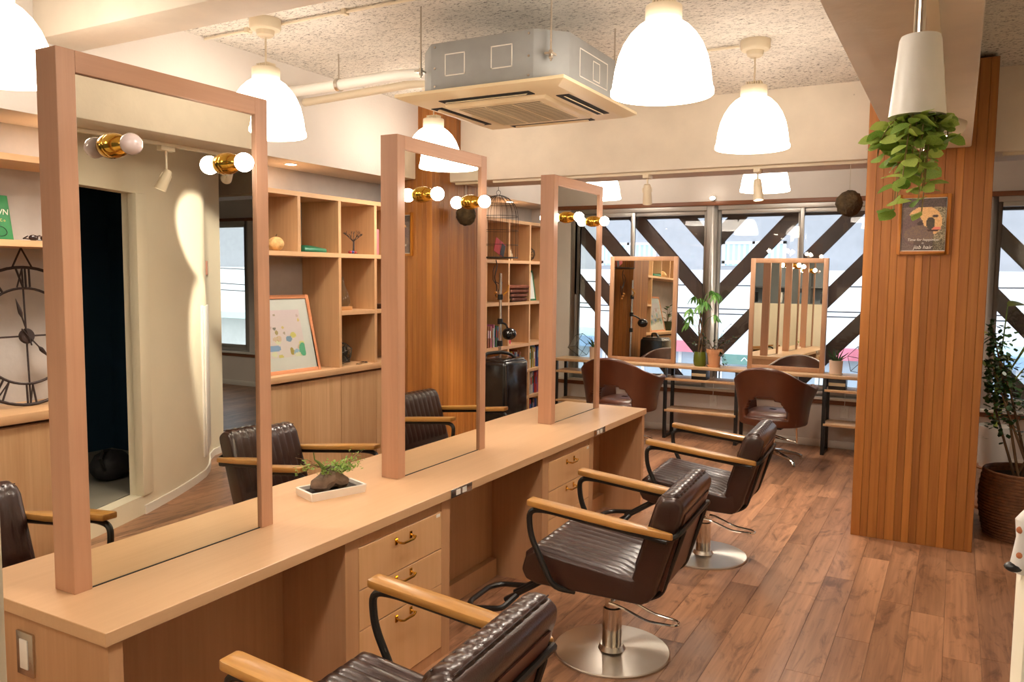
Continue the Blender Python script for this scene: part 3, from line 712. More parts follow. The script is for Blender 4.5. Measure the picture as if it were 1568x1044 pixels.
for sx in (-1, 1):
    for sy in (-1, 1):
        rd = MB().cyl((sx*.375, sy*.40, .11), (sx*.375, sy*.40, .47), .005, n=8).box(sx*.375-.02, sx*.375+.02, sy*.40-.03, sy*.40+.02, .135, .145)
        rd.cyl((sx*.375, sy*.40, .12), (sx*.375, sy*.40, .135), .011, n=6).cyl((sx*.375, sy*.40, .147), (sx*.375, sy*.40, .16), .011, n=6)
        rd.build('hanging_rod', 'steel', ac)
MB().box(-.455, -.424, -.10, .12, .06, .23).build('connector_box', 'black', body, bevel=.004)
# refrigerant pipe and drain
pp = thing('refrigerant_pipe', 'white wrapped refrigerant pipe from the wall to the air conditioner', 'pipe', (-3.95, 4.02, 2.83))
MB().tube(arc([(0, 0, 0), (.55, -.01, .0), (.95, -.02, .01), (1.38, -.10, -.05)], .2, 5), .034, 14).build('pipe', 'whiteplastic', pp)
wr = MB()
for k in range(6): wr.lathe([(.03, -.014), (.042+.004*(k % 2), 0), (.03, .014)], 14, Matrix.Translation((1.18+.03*k, -.04-.013*k, -.02-.004*k)) @ Matrix.Rotation(PI/2, 4, 'Y'))
wr.build('tape_wrap', 'whiteplastic', pp)
hg = MB().cyl((.47, -.01, .0), (.47, -.01, .19), .005, n=8).lathe([(.038, -.012), (.041, -.012), (.041, .012), (.038, .012)], 16, Matrix.Translation((.47, -.01, 0)) @ Matrix.Rotation(PI/2, 4, 'Y'))
hg.build('pipe_hanger', 'steel', pp)
dp = thing('drain_pipe', 'cream drain pipe running beside the wrapped refrigerant pipe', 'pipe', (-3.95, 4.20, 2.80))
MB().tube([(0, 0, 0), (.9, -.03, .02), (1.38, -.13, -.02)], .026, 12).build('pipe', 'cream', dp)

# ================================================================== LEFT WALL SHELVES
XF, XB, XD = -3.97, -4.33, .36       # front, back, depth
LZ = .95
su = thing('shelf_unit', 'oak open shelf unit with the picture and ornaments behind the counter', 'shelf', (XB, 1.66, LZ))
def hb(t, y0, y1, z, th=.032, name='shelf_board', dep=XD): return box(name, 'shelf_h', .002, dep, y0, y1, z-th, z, t, bevel=.0012, seg=1)
def vb(t, y, z0, z1, th=.03, dep=XD, name='upright'): return box(name, 'shelf', .002, dep-.001, y-th/2, y+th/2, z0, z1, t, bevel=.0012, seg=1)
Y0 = 1.66
hb(su, 0, 5.50-Y0, 2.20-LZ); hb(su, 0, 5.50-Y0, 1.792-LZ)
for y in (1.676, 3.332, 3.746, 4.16, 4.574, 4.988, 5.402): vb(su, y-Y0, 1.792-LZ, 2.168-LZ)
for y in (1.676, 4.574, 4.988, 5.402): vb(su, y-Y0, 0, 1.76-LZ)
for a, b in ((4.589, 4.973), (5.003, 5.387)): hb(su, a-Y0, b-Y0, 1.368-LZ)
lg = box('ledge_board', 'shelf_h', XB+.002, XF+.02, 1.0, 5.515, LZ-.045, LZ, bevel=.002); tag(lg, 'oak ledge board along the top of the base cabinets', 'ledge')
n = 0
ords = ['first', 'second', 'third', 'fourth', 'fifth', 'sixth', 'seventh', 'eighth', 'ninth']
for k in range(9):
    y = 1.676+.414*k
    t = thing('base_cabinet', 'oak base cabinet under the ledge, %s counted from the clock end' % ords[k], 'cabinet', (XB, y, 0), 0, 'base cabinets along the left wall')
    MB().box(.002, .34, .002, .412, .06, LZ-.062).box(.002, .30, .002, .412, 0, .06).build('body', 'dark' if False else 'carcass', t, smooth=False)
    box('door', 'cabdoor', .34, .36, .002, .412, .06, LZ-.065, t, bevel=.001, seg=1)
# far shelf unit
fs_ = thing('shelf_unit', 'tall oak shelf unit with books and towels near the window', 'shelf', (XB, 6.115, 0))
Z5 = (.045, .36, .645, .925, 1.368, 1.792, 2.20)
for z in Z5: hb(fs_, 0, 8.26-6.115, z)
for y in (6.675, 7.12, 7.575, 8.03): vb(fs_, y-6.115, .0, 2.168)
vb(fs_, .015, 0, 2.168); 

# ---- things on the near shelves
def bookobj(name, x, y, z, d, w, h, c, label, cat='book', rz=0, lean=0, group=None, spine=None, pages=True):
    """upright book: w along Y (thickness), d depth, spine faces +X"""
    t = thing(name, label, cat, (x, y, z), rz, group)
    MB().box(-d, 0, -w/2, -w/2+.0025, 0, h).box(-d, 0, w/2-.0025, w/2, 0, h).box(-.0025, 0, -w/2, w/2, 0, h).build('cover', plain(*c), t, smooth=False)
    if pages: MB().box(-d+.004, -.003, -w/2+.0025, w/2-.0025, .004, h-.004).build('pages', plain(232, 226, 212, .8), t, smooth=False)
    if spine: box('title_strip', plain(*spine), 0, .0008, -w/2+.002, w/2-.002, h*.45, h*.8, t)
    t.rotation_euler.x = lean
    return t
# iron wall clock leaning on the ledge
ck = thing('iron_clock', 'large black iron skeleton clock with roman numerals on the ledge', 'clock', (-4.17, 2.40, LZ+.36))
ck.rotation_euler = (0, -.05, 0)
TX = Matrix.Rotation(PI/2, 4, 'Y')
iron = mat('rusty_iron', S(48, 34, 30), .6, .3, bump=.2, bscale=120, var=.15)
def ringx(r, t): return [(0, r*math.cos(2*PI*k/56), r*math.sin(2*PI*k/56)) for k in range(56)]
MB().tube(ringx(.352, 0), .0085, 6, closed=True).build('outer_ring', iron, ck)
MB().tube(ringx(.245, 0), .007, 6, closed=True).build('inner_ring', iron, ck)
MB().lathe([(.0001, -.012), (.036, -.012), (.04, 0), (.034, .012), (.0001, .014)], 24, TX).build('hub', iron, ck)
sp = MB()
for a in range(4): sp.tube([(-.004, .03*math.cos(a*PI/2), .03*math.sin(a*PI/2)), (-.004, .35*math.cos(a*PI/2), .35*math.sin(a*PI/2))], .0045, 6)
sp.build('spokes', iron, ck)
NUM = ['XII', 'I', 'II', 'III', 'IIII', 'V', 'VI', 'VII', 'VIII', 'IX', 'X', 'XI']
for k, s in enumerate(NUM):
    # viewed from +X: right is +Y ; clockwise from the top
    a = k*PI/6; nb = MB(); ws = {'I': .020, 'V': .040, 'X': .040}; tot = sum(ws[c] for c in s); u = -tot/2
    def P(uu, rr_): 
        yy = uu*math.cos(a)+rr_*math.sin(a); zz = -uu*math.sin(a)+rr_*math.cos(a); return (.004, yy, zz)
    for c in s:
        w_ = ws[c]; m0 = u+w_/2
        if c == 'I': nb.tube([P(m0, .25), P(m0, .345)], .0055, 5)
        if c == 'V': nb.tube([P(m0-.014, .345), P(m0, .25)], .0055, 5); nb.tube([P(m0+.014, .345), P(m0, .25)], .004, 5)
        if c == 'X': nb.tube([P(m0-.015, .345), P(m0+.015, .25)], .0055, 5); nb.tube([P(m0+.015, .345), P(m0-.015, .25)], .004, 5)
        u += w_
    nb.build('numeral', iron, ck)
for nm, a, L, w_ in (('minute_hand', -.17*PI/2*1.0, .20, .010), ('hour_hand', R(140), .15, .012)):
    d = Vector((0, math.sin(a), math.cos(a))); hnd = MB().tube([Vector((.016, 0, 0))-d*.05, Vector((.016, 0, 0))+d*L*.5, Vector((.016, 0, 0))+d*L*.62, Vector((.016, 0, 0))+d*L*.72, Vector((.016, 0, 0))+d*L], [.004, .004, w_, w_*.9, .001], 6)
    hnd.build(nm, iron, ck)
hk = MB()
for s in (-1, 1): hk.tube([(0, s*.05, .35), (0, 0, .45)], .005, 6)
hk.build('hanger', iron, ck)
# green book / box standing on shelf left of clock
bk = thing('green_book', 'green book with white letters standing on the shelf above the clock', 'book', (-4.21, 2.30, 1.792)); bk.rotation_euler = (0, -.17, .12)
box('cover', plain(38, 128, 70), -.012, .0, -.14, .085, 0, .235, bk, bevel=.001)
text('title', 'OWN', .042, plain(240, 236, 220), bk, (.0008, .02, .135), (PI/2, 0, PI/2), shear=.2)
text('subtitle', 'C o', .02, plain(236, 200, 120), bk, (.0008, .04, .10), (PI/2, 0, PI/2))
MB().tube([(.001, .02+.035*math.cos(a/6*PI), .045+.03*math.sin(a/6*PI)*(1 if a < 6 else .7)) for a in range(12)], .002, 5, closed=True).build('emblem', plain(24, 60, 38), bk)
sg = thing('sunglasses', 'dark brown folded sunglasses beside the green book', 'glasses', (-4.08, 2.43, 1.793), .2)
g = MB()
for s in (-1, 1): g.ball((0, s*.034, .016), .026, 14, 8, (.25, 1.1, .6))
g.build('lenses', plain(40, 22, 20, .15), sg)
MB().tube([(0, -.066, .024), (-.03, -.066, .012), (-.04, .05, .008), (-.034, .066, .01), (0, .066, .024)], .0035, 6).tube([(0, -.012, .024), (.004, 0, .028), (0, .012, .024)], .003, 6).build('temples', plain(52, 26, 22, .3), sg)
# framed illustration
pic = thing('framed_illustration', 'pastel illustration in a copper wood frame leaning on the ledge', 'picture', (-4.035, 3.99, LZ))
pic.rotation_euler = (0, -.24, -.06)
pw, ph = .84, .555; fwid = .026
fm = MB().box(-.02, .0, -pw/2, -pw/2+fwid, 0, ph).box(-.02, 0, pw/2-fwid, pw/2, 0, ph).box(-.02, 0, -pw/2+fwid, pw/2-fwid, 0, fwid).box(-.02, 0, -pw/2+fwid, pw/2-fwid, ph-fwid, ph)
fm.build('frame', wood('copper_frame', S(196, 128, 86), S(214, 146, 102), 1, 60, 8, .4, .02), pic, bevel=.003)
box('mat_board', plain(240, 232, 226, .7), -.014, -.009, -pw/2+fwid, pw/2-fwid, fwid, ph-fwid, pic)
pr_ = random.Random(5)
blobs = []
for _ in range(46):
    u, v = pr_.random(), pr_.random()**1.6*.55+.02
    blobs.append((u, v, .02+.035*pr_.random(), .03+.05*pr_.random(), pr_.choice([(232, 212, 120), (240, 226, 150), (206, 176, 90), (168, 196, 220), (150, 176, 206), (110, 186, 150), (236, 200, 170), (190, 164, 110), (244, 236, 200)])))
for _ in range(16):
    blobs.append((pr_.random(), .5+.45*pr_.random(), .012+.012*pr_.random(), .02+.02*pr_.random(), pr_.choice([(238, 206, 130), (196, 170, 150), (226, 190, 190), (140, 130, 120)])))
blobs += [(.32, .66, .045, .08, (214, 110, 92)), (.02, .1, .08, .12, (96, 182, 140)), (.97, .14, .06, .14, (96, 182, 140)), (.55, .2, .10, .07, (150, 176, 214))]
def art(u, v):
    c = (246, 226-10*v, 220)
    for bu, bv, ru, rv, bc in blobs:
        if ((u-bu)/ru)**2+((v-bv)/rv)**2 < 1: c = bc
    return c
print_mesh('artwork', (-.0085, -.31, .115), (0, 1, 0), (0, 0, 1), .62, .335, art, 90, 50, pic)
box('glazing', 'jar', -.0065, -.0055, -pw/2+fwid, pw/2-fwid, fwid, ph-fwid, pic, smooth=False)
# potted plant on the ledge, seen in the window mirror
pt = thing('ledge_plant', 'leafy plant in a dark green pot on the ledge beside the framed illustration', 'plant', (-4.13, 3.28, LZ))
MB().lathe([(.0001, 0), (.06, 0), (.078, .13), (.082, .15), (.075, .15), (.07, .135), (.0001, .13)], 24).build('pot', plain(58, 66, 40, .35), pt)
lm = leaf_mesh('leaf', 'leaf_dark', 1, .5, .25, .1, n=6)
for k in range(9):
    a = k*2.4; z = .15+.03*k; st = MB().tube([(0, 0, .12), (.03*math.cos(a), .03*math.sin(a), z)], .003, 5).build('stem', 'stem', pt)
    leaf_obj(lm, pt, (.03*math.cos(a), .03*math.sin(a), z), (math.cos(a), math.sin(a), .6), .12)
# pumpkin-like woven ball and friends
def woven(x, y, z, r, label, c):
    t = thing('woven_ornament', label, 'ornament', (x, y, z))
    MB().grid(lambda u, v: (r*(1+.05*abs(math.sin(u*8*PI)))*math.sin(max(v, 1e-4)*PI*.999+.0005)*math.cos(2*PI*u), r*(1+.05*abs(math.sin(u*8*PI)))*math.sin(v*PI*.999+.0005)*math.sin(2*PI*u), r*.9-r*.9*math.cos(v*PI)), 32, 10, True).build('body', mat('woven_'+str(int(r*1e4)), S(*c), .7, bump=.8, bscale=60, var=.2, vscale=40), t)
    MB().tube([(0, 0, r*1.72), (.004, 0, r*1.98), (.012, 0, r*2.1)], [.006, .004, .003], 6).build('stalk', 'stem', t)
woven(-4.02, 3.99, 1.792, .053, 'pumpkin-shaped woven ornament on the upper shelf above the illustration', (222, 178, 116))
woven(-4.03, 3.86, 1.792, .04, 'smaller woven gourd ornament half hidden by the nearest mirror post', (214, 176, 128))
gb_ = thing('green_box', 'flat green folded case lying on the upper shelf', 'case', (-4.06, 4.33, 1.792), .1)
MB().prism([(-.10, 0), (.08, 0), (.085, .012), (.08, .028), (-.05, .052), (-.10, .055)], 1, -.135, .115).build('case', plain(22, 112, 78, .45), gb_, bevel=.004)
box('flap', plain(16, 94, 64, .45), -.1, .083, -.137, -.13, .0, .045, gb_, bevel=.002)
# jewellery tree
jt = thing('jewellery_tree', 'black bare-branched jewellery tree on the upper shelf', 'ornament', (-4.06, 4.83, 1.792))
jb = MB().tube([(0, 0, 0), (.002, 0, .05), (0, .004, .10)], [.010, .007, .006], 7); jr = random.Random(2)
def branch(p, d, L, r, dep):
    q = p+d*L; jb.tube([p, (p+q)/2+Vector((0, 0, .002)), q], [r, r*.8, r*.55], 5)
    if dep:
        for _ in range(3):
            nd = (d+Vector((jr.uniform(-.6, .6), jr.uniform(-.8, .8), jr.uniform(-.2, .7)))).normalized(); branch(q, nd, L*.72, r*.6, dep-1)
for a in range(5): branch(Vector((0, 0, .095)), Vector((.5*math.cos(a*1.26), .9*math.sin(a*1.26), .6)).normalized(), .045, .0045, 2)
jb.build('branches', plain(40, 28, 24, .5), jt)
MB().lathe([(.0001, 0), (.035, 0), (.03, .008), (.0001, .012)], 20).build('base', plain(40, 28, 24, .5), jt)
rb = thing('trinkets', 'little red and blue beaded trinkets at the foot of the jewellery tree', 'trinket', (-4.0, 4.72, 1.792))
for k, c in enumerate(((150, 40, 34), (54, 70, 140), (160, 50, 40))): MB().ball((.0, k*.028, .012), .012, 10, 8, (1.3, 1.3, 1)).build('bead', plain(*c, .3), rb)
bookobj('slim_book', -4.03, 4.605, 1.792, .14, .016, .19, (222, 222, 218), 'slim white and blue booklet beside the jewellery tree', spine=(60, 96, 170))
# right-hand niches
gz = thing('glass_cloche', 'clear glass teardrop bottle on a small wood block', 'ornament', (-4.05, 4.69, 1.368))
box('wood_base', wood('block', S(188, 130, 76), S(206, 150, 92), 1), -.04, .045, -.07, .06, 0, .03, gz, bevel=.003)
MB().lathe([(.045, .03), (.058, .055), (.056, .09), (.036, .15), (.014, .20), (.010, .25), (.008, .25), (.012, .20), (.033, .15), (.053, .09), (.055, .055), (.043, .033)], 24).build('glass', 'jar', gz)
def polyterr(name, label, loc, r, rot, cat='terrarium', sub=1):
    t = thing(name, label, cat, loc); bm = bmesh.new(); bmesh.ops.create_icosphere(bm, subdivisions=1, radius=r) if sub else bmesh.ops.create_cube(bm, size=r*1.3)
    Rm = Matrix.Rotation(rot[0], 3, 'X') @ Matrix.Rotation(rot[1], 3, 'Y') @ Matrix.Rotation(rot[2], 3, 'Z')
    for v in bm.verts: v.co = Rm @ v.co
    lo = min(v.co.z for v in bm.verts)
    for v in bm.verts: v.co.z -= lo-.003
    e = MB()
    for ed in bm.edges: e.tube([ed.verts[0].co, ed.verts[1].co], .0028, 5)
    e.build('lead_frame', plain(58, 54, 50, .4, .6), t)
    me = bpy.data.meshes.new('glass_panes'); bm.to_mesh(me); bm.free(); me.materials.append(M['jar']); link('glass_panes', me, t)
    return t
polyterr('geometric_terrarium', 'faceted glass terrarium in the lower niche right of the illustration', (-4.08, 4.70, LZ), .095, (.3, .2, .5))
sc_ = thing('scissors', 'black scissors lying beside the faceted terrarium', 'scissors', (-4.0, 4.82, LZ+.002), .3)
MB().tube([(0, -.06, .006), (.02, .05, .006)], .005, 6).tube([(.02, -.06, .008), (0, .05, .008)], .005, 6).build('blades', 'steel', sc_)
g = MB()
for s in (0, .022): g.tube([(s+.014*math.cos(a), .07+.016*math.sin(a), .008) for a in [k*PI/5 for k in range(10)]], .004, 5, closed=True)
g.build('handles', 'black', sc_)
bh = thing('black_figurine', 'small black figurine in the corner behind the faceted terrarium', 'figurine', (-4.2, 4.88, LZ))
MB().lathe([(.0001, 0), (.045, 0), (.04, .02), (.02, .05), (.028, .08), (.018, .12), (.0001, .13)], 18).build('body', 'black', bh)
bookobj('pink_book', -4.0, 5.05, 1.792, .15, .03, .20, (214, 120, 130), 'pink book at the edge of the middle mirror post')
wd_ = thing('wooden_dish', 'small dark wooden dish on the middle shelf near the mirror post', 'dish', (-4.05, 5.12, 1.368))
MB().lathe([(.0001, 0), (.05, 0), (.09, .035), (.085, .037), (.05, .01), (.0001, .008)], 24).build('dish', plain(84, 54, 36, .5), wd_)

# ---- things on the far shelves
rb_ = random.Random(11)
cols_ = [(196, 60, 56), (60, 90, 150), (226, 220, 206), (216, 186, 70), (80, 130, 90), (40, 38, 40), (190, 110, 140), (120, 150, 180), (238, 236, 228), (150, 90, 60)]
def book_row(y0, y1, z, hmin, hmax, shelf_lab):
    y = y0; k = 0
    while y < y1-.012:
        w_ = rb_.uniform(.014, .03); 
        if y+w_ > y1: break
        h = rb_.uniform(hmin, hmax); ci = rb_.randrange(len(cols_))
        bookobj('paperback', XF-.03-rb_.uniform(0, .03), y+w_/2, z, .16, w_-.001, h, cols_[ci], '%s paperback, number %s from the left, %s' % (cnames[ci], nums[k], shelf_lab), 'book', group='paperbacks '+shelf_lab, spine=rb_.choice(cols_)); y += w_; k += 1
cnames = ['red', 'blue', 'cream', 'yellow', 'green', 'black', 'pink', 'pale blue', 'white', 'brown']
nums = ['one', 'two', 'three', 'four', 'five', 'six', 'seven', 'eight', 'nine', 'ten', 'eleven', 'twelve', 'thirteen', 'fourteen', 'fifteen', 'sixteen', 'seventeen', 'eighteen', 'nineteen', 'twenty', 'twenty-one', 'twenty-two', 'twenty-three', 'twenty-four', 'twenty-five', 'twenty-six', 'twenty-seven', 'twenty-eight']
book_row(7.60, 7.96, .36, .20, .24, 'second lowest row of window-end shelves')
book_row(7.60, 7.92, .645, .20, .24, 'third lowest row of window-end shelves')
book_row(7.60, 7.85, .045, .22, .27, 'lowest row of window-end shelves')
book_row(7.14, 7.45, .645, .18, .22, 'third lowest row, middle shelf column')
book_row(7.14, 7.52, .36, .18, .22, 'second lowest row, middle shelf column')
book_row(6.70, 7.02, .925, .19, .23, 'row left of the red magazine')
def mag(y, z, w, h, cs, label, lean=-.15, x=-4.06):
    t = thing('magazine', label, 'magazine', (x, y, z), .15); q = random.Random(len(label)); t.rotation_euler.y = lean
    bl = [(q.random(), q.random(), .08+.2*q.random(), .08+.2*q.random(), q.choice(cs)) for _ in range(14)]
    def fn(u, v):
        c = cs[0]
        for a, b, ru, rv, k in bl:
            if ((u-a)/ru)**2+((v-b)/rv)**2 < 1: c = k
        return c
    box('pages', plain(236, 232, 222), -.014, -.0006, -w/2, w/2, 0, h, t)
    print_mesh('cover', (0, -w/2, 0), (0, 1, 0), (0, 0, 1), w, h, fn, 20, 28, t)
mag(7.27, .925, .20, .26, [(236, 226, 222), (190, 50, 56), (226, 150, 140), (90, 40, 40), (120, 190, 190), (240, 240, 236)], 'magazine with red and white cover on the shelf below the towels')
mag(7.70, .925, .19, .26, [(238, 236, 232), (60, 60, 66), (220, 214, 206), (180, 150, 140)], 'magazine with white and black cover at the window end of the shelves')
# folded towels
for k in range(4):
    t = tag(MB().grid(lambda u, v, k=k: ((.135+.004*math.sin(9*u+k))*(-1 if False else 1)*math.copysign(abs(math.cos(2*PI*v))**.35, math.cos(2*PI*v))+.004*math.sin(20*u), (u-.5)*.40+.01*math.sin(k*2.1), .022+.021*math.copysign(abs(math.sin(2*PI*v))**.6, math.sin(2*PI*v))), 14, 20).build('folded_towel', mat('towel_%d' % k, S(128-10*k, 72-6*k, 50-4*k), .95, bump=.9, bscale=160), loc=(-4.10, 7.33, 1.368+.0435*(3-k)), rz=.05*(k-1), fix=False), '%s folded brown towel in the stack on the far shelves' % ('topmost', 'second', 'third', 'lowest')[k], 'towel', 'folded brown towels')
gf = thing('green_framed_picture', 'pale picture in a green frame beside the folded towels', 'picture', (-4.05, 7.75, 1.368)); gf.rotation_euler.y = -.15
MB().box(-.012, 0, -.13, -.11, 0, .33).box(-.012, 0, .11, .13, 0, .33).box(-.012, 0, -.11, .11, 0, .02).box(-.012, 0, -.11, .11, .31, .33).build('frame', plain(36, 104, 62), gf)
box('picture', plain(226, 230, 226), -.011, -.003, -.11, .11, .02, .31, gf)
lam = thing('sheep_figurine', 'small cream animal figurine on the upper far shelf', 'figurine', (-4.04, 7.26, 1.792), .4)
b = MB().ball((0, 0, .052), .035, 14, 10, (.8, 1.35, .85)).ball((0, -.05, .085), .02, 12, 8, (1, 1, 1.1)).tube([(0, -.038, .06), (0, -.05, .08)], .014, 8)
for sx in (-1, 1):
    for sy in (-1, 1): b.cyl((sx*.016, sy*.028, 0), (sx*.016, sy*.028, .04), .008, n=8)
b.build('body', plain(228, 206, 172, .7), lam)
MB().ball((.012, -.052, .107), .009, 8, 6, (.6, .6, 1.6)).ball((-.012, -.052, .107), .009, 8, 6, (.6, .6, 1.6)).build('ears', plain(216, 190, 156, .7), lam)
sv = polyterr('wire_ornament', 'silver wire cage ornament at the window end of the upper shelf', (-4.06, 7.69, 1.792), .085, (.5, .1, .2), 'ornament')
# bird cage on the upper shelf
bc = thing('bird_cage', 'black wire bird cage with domed top hanging before the far shelves', 'bird cage', (-3.74, 6.49, 1.80))
w_ = MB(); rc = .185; hb_ = .38
for k in range(20):
    a = 2*PI*k/20; x, y = rc*math.cos(a), rc*math.sin(a)
    w_.tube([(x, y, 0), (x, y, hb_)]+[(rc*math.cos(a)*math.cos(q*PI/12), rc*math.sin(a)*math.cos(q*PI/12), hb_+rc*1.05*math.sin(q*PI/12)) for q in range(1, 6)]+[(0, 0, hb_+rc*1.06)], .0016, 4)
for z, r_ in ((0, rc), (.12, rc), (.25, rc), (hb_, rc), (hb_+rc*.6, rc*.83)): w_.tube([(r_*math.cos(k*PI/14), r_*math.sin(k*PI/14), z) for k in range(28)], .002, 4, closed=True)
w_.build('wires', 'black', bc)
MB().tube([(.022*math.cos(k*PI/6), 0, hb_+rc*1.06+.02+.022*math.sin(k*PI/6)) for k in range(12)], .002, 5, closed=True).build('ring', 'black', bc)
MB().lathe([(.0001, 0), (rc, 0), (rc, .008), (.0001, .008)], 28).build('tray', 'black', bc)
MB().tube([(0, 0, hb_+rc*1.06+.04), (0, 0, CZ-1.80)], .002, 5).build('hanging_wire', 'black', bc)
rbk = thing('red_folder', 'red and black folder slanting inside the bird cage', 'folder', (-3.74, 6.49, 1.812)); 
MB().cbox((0, 0, .09), (.006, .19, .13), Matrix.Translation((0, 0, .0)) @ Matrix.Rotation(-.35, 4, 'X')).build('cover', plain(176, 44, 48), rbk)
MB().cbox((.004, .055, .085), (.003, .07, .11), Matrix.Rotation(-.35, 4, 'X')).build('black_band', plain(30, 28, 30), rbk)
# hooked vine decoration hanging below the cage
vn = thing('wire_vine', 'twisted dark wire decoration hanging below the bird cage', 'ornament', (-3.72, 6.42, 1.78))
MB().tube([(0, .02*math.sin(k*.9), -.03*k) for k in range(12)], .005, 6).tube([(.0, .0, -.20), (.02, .07, -.23), (.01, .10, -.20), (0, .06, -.27), (0, .0, -.34)], .004, 6).tube([(0, -.02, -.05), (.01, -.07, -.10), (0, -.05, -.18), (0, 0, -.22)], .004, 6).build('wire', plain(44, 30, 24, .5), vn)
for k in range(3): MB().ball((.01, -.02+.03*k, -.30-.03*k), .016, 10, 8).build('bead', plain(170, 110, 40, .4), vn)

# ---- black vinyl covered machine with chrome pole
bm_ = thing('vinyl_covered_machine', 'tall glossy black vinyl-covered salon machine by the far shelves', 'machine', (-3.40, 5.99, 0), 0)
MB().box(-.15, .15, -.2, .2, .06, .92).build('cover', 'black_gloss', bm_, bevel=.035, seg=3)
MB().tube(arc([(-.10, -.14, .90), (-.10, -.12, .975), (.0, .0, .985), (.05, .08, .96), (.08, .14, .90)], .05, 5), .014, 8).build('handle', 'black', bm_)
MB().box(-.13, .13, -.17, .17, .905, .935).build('lid', 'black_gloss', bm_, bevel=.014, seg=3)
for sx in (-1, 1):
    for sy in (-1, 1): MB().cyl((sx*.11, sy*.16, .03), (sx*.11, sy*.16, .065), .012, n=8).lathe([(.0001, -.012), (.03, -.012), (.03, .012), (.0001, .012)], 16, Matrix.Translation((sx*.11, sy*.16, .03)) @ Matrix.Rotation(PI/2, 4, 'X')).build('caster', 'black', bm_)
hp = thing('heater_stand', 'chrome pole stand with black lamp head behind the vinyl machine', 'stand', (-3.62, 6.33, 0))
MB().cyl((0, 0, .02), (0, 0, 1.66), .013, n=12).build('pole', 'chrome', hp)
MB().lathe([(.0001, 0), (.16, 0), (.16, .015), (.03, .03), (.0001, .03)], 28).build('base', 'black', hp)
for z in (1.0, 1.2, 1.42): MB().cyl((0, 0, z), (0, 0, z+.05), .024, n=12).build('clamp', 'black', hp)
MB().tube([(0, 0, 1.22), (.06, .0, 1.20), (.10, -.04, 1.17)], .009, 8).build('arm', 'black', hp)
MB().ball((.13, -.06, 1.12), .065, 18, 12, (1, 1, .85)).build('lamp_head', 'black_gloss', hp)
MB().tube([(0, 0, 1.44), (.05, .05, 1.50), (.03, .10, 1.55)], .008, 8).build('hook', plain(190, 130, 30, .4), hp)

# ================================================================== WINDOW COUNTER
TZ = .75
wt = thing('window_counter', 'narrow pale wood counter along the window on black steel legs', 'counter', (-2.2, 8.0, 0))
box('counter_board', 'shelf_h' if False else wood('pale_board', S(206, 166, 124), S(222, 184, 142), 0, 60, 7, .4, .02), -1.72, 1.68, -.15, .15, TZ-.028, TZ, wt, bevel=.002)
for a, b in ((-1.62, -1.15), (-.36, .36), (1.165, 1.66)):
    for z in (.62, .30): box('shelf_board', M['shelf_h'], a, b, -.14, .14, z-.024, z, wt, bevel=.002)
    for xx in (a, b):
        for yy in (-.12, .12):
            box('leg', 'black', xx-.016, xx+.016, yy-.016, yy+.016, 0, TZ-.028, wt, bevel=.002)
        box('leg_rail', 'black', xx-.012, xx+.012, -.12, .12, 0.0, .024, wt)
def small_mirror(x0, x1, y, z0, z1, label, lean=.02):
    t = thing('window_mirror', label, 'mirror', (x0, y, z0), 0, 'mirrors on the window counter'); W, H = x1-x0, z1-z0; f = .045
    for a in (0, W-f): box('post', 'farframe', a, a+f, -.02, .02, 0, H, t, bevel=.002)
    for a in (0, H-f): box('rail', 'farframe', f, W-f, -.02, .02, a, a+f, t, bevel=.002)
    box('mirror_glass', 'mirror', f-.003, W-f+.003, -.012, -.007, f-.003, H-f+.003, t, smooth=False)
    box('backing', plain(120, 100, 80), f-.003, W-f+.003, -.006, .014, f-.003, H-f+.003, t)
    t.rotation_euler.x = -lean
small_mirror(-3.243, -2.506, 8.02, TZ, 1.85, 'oak framed mirror on the window counter, left of the potted plants')
small_mirror(-1.775, -1.062, 8.02, TZ, 1.83, 'oak framed mirror on the window counter, right of the potted plants')
for x, lb in ((-2.22, 'black box with a cream band on the counter shelf below the potted plants'), (-.93, 'black box with a cream band on the counter shelf below the spiky plant')):
    t = thing('black_box', lb, 'box', (x, 7.95, .62)); box('box', 'black', -.075, .075, -.07, .07, 0, .10, t, bevel=.004); box('band', plain(226, 208, 170), -.072, .072, -.0715, -.06, .034, .064, t)
for x, lb in ((-2.17, 'wall outlet with white cord below the potted plants'), (-.90, 'wall outlet with white cord beside the wood pillar')):
    t = thing('wall_outlet', lb, 'outlet', (x, 8.28, .36)); box('plate', 'whiteplastic', -.037, .037, -.008, 0, -.06, .06, t, bevel=.002)
    box('plug', 'whiteplastic', -.014, .014, -.03, -.008, .0, .025, t, bevel=.003); MB().tube([(0, -.025, .02), (.004, -.03, .09), (0, -.02, .26)], .003, 6).build('cord', 'whiteplastic', t)
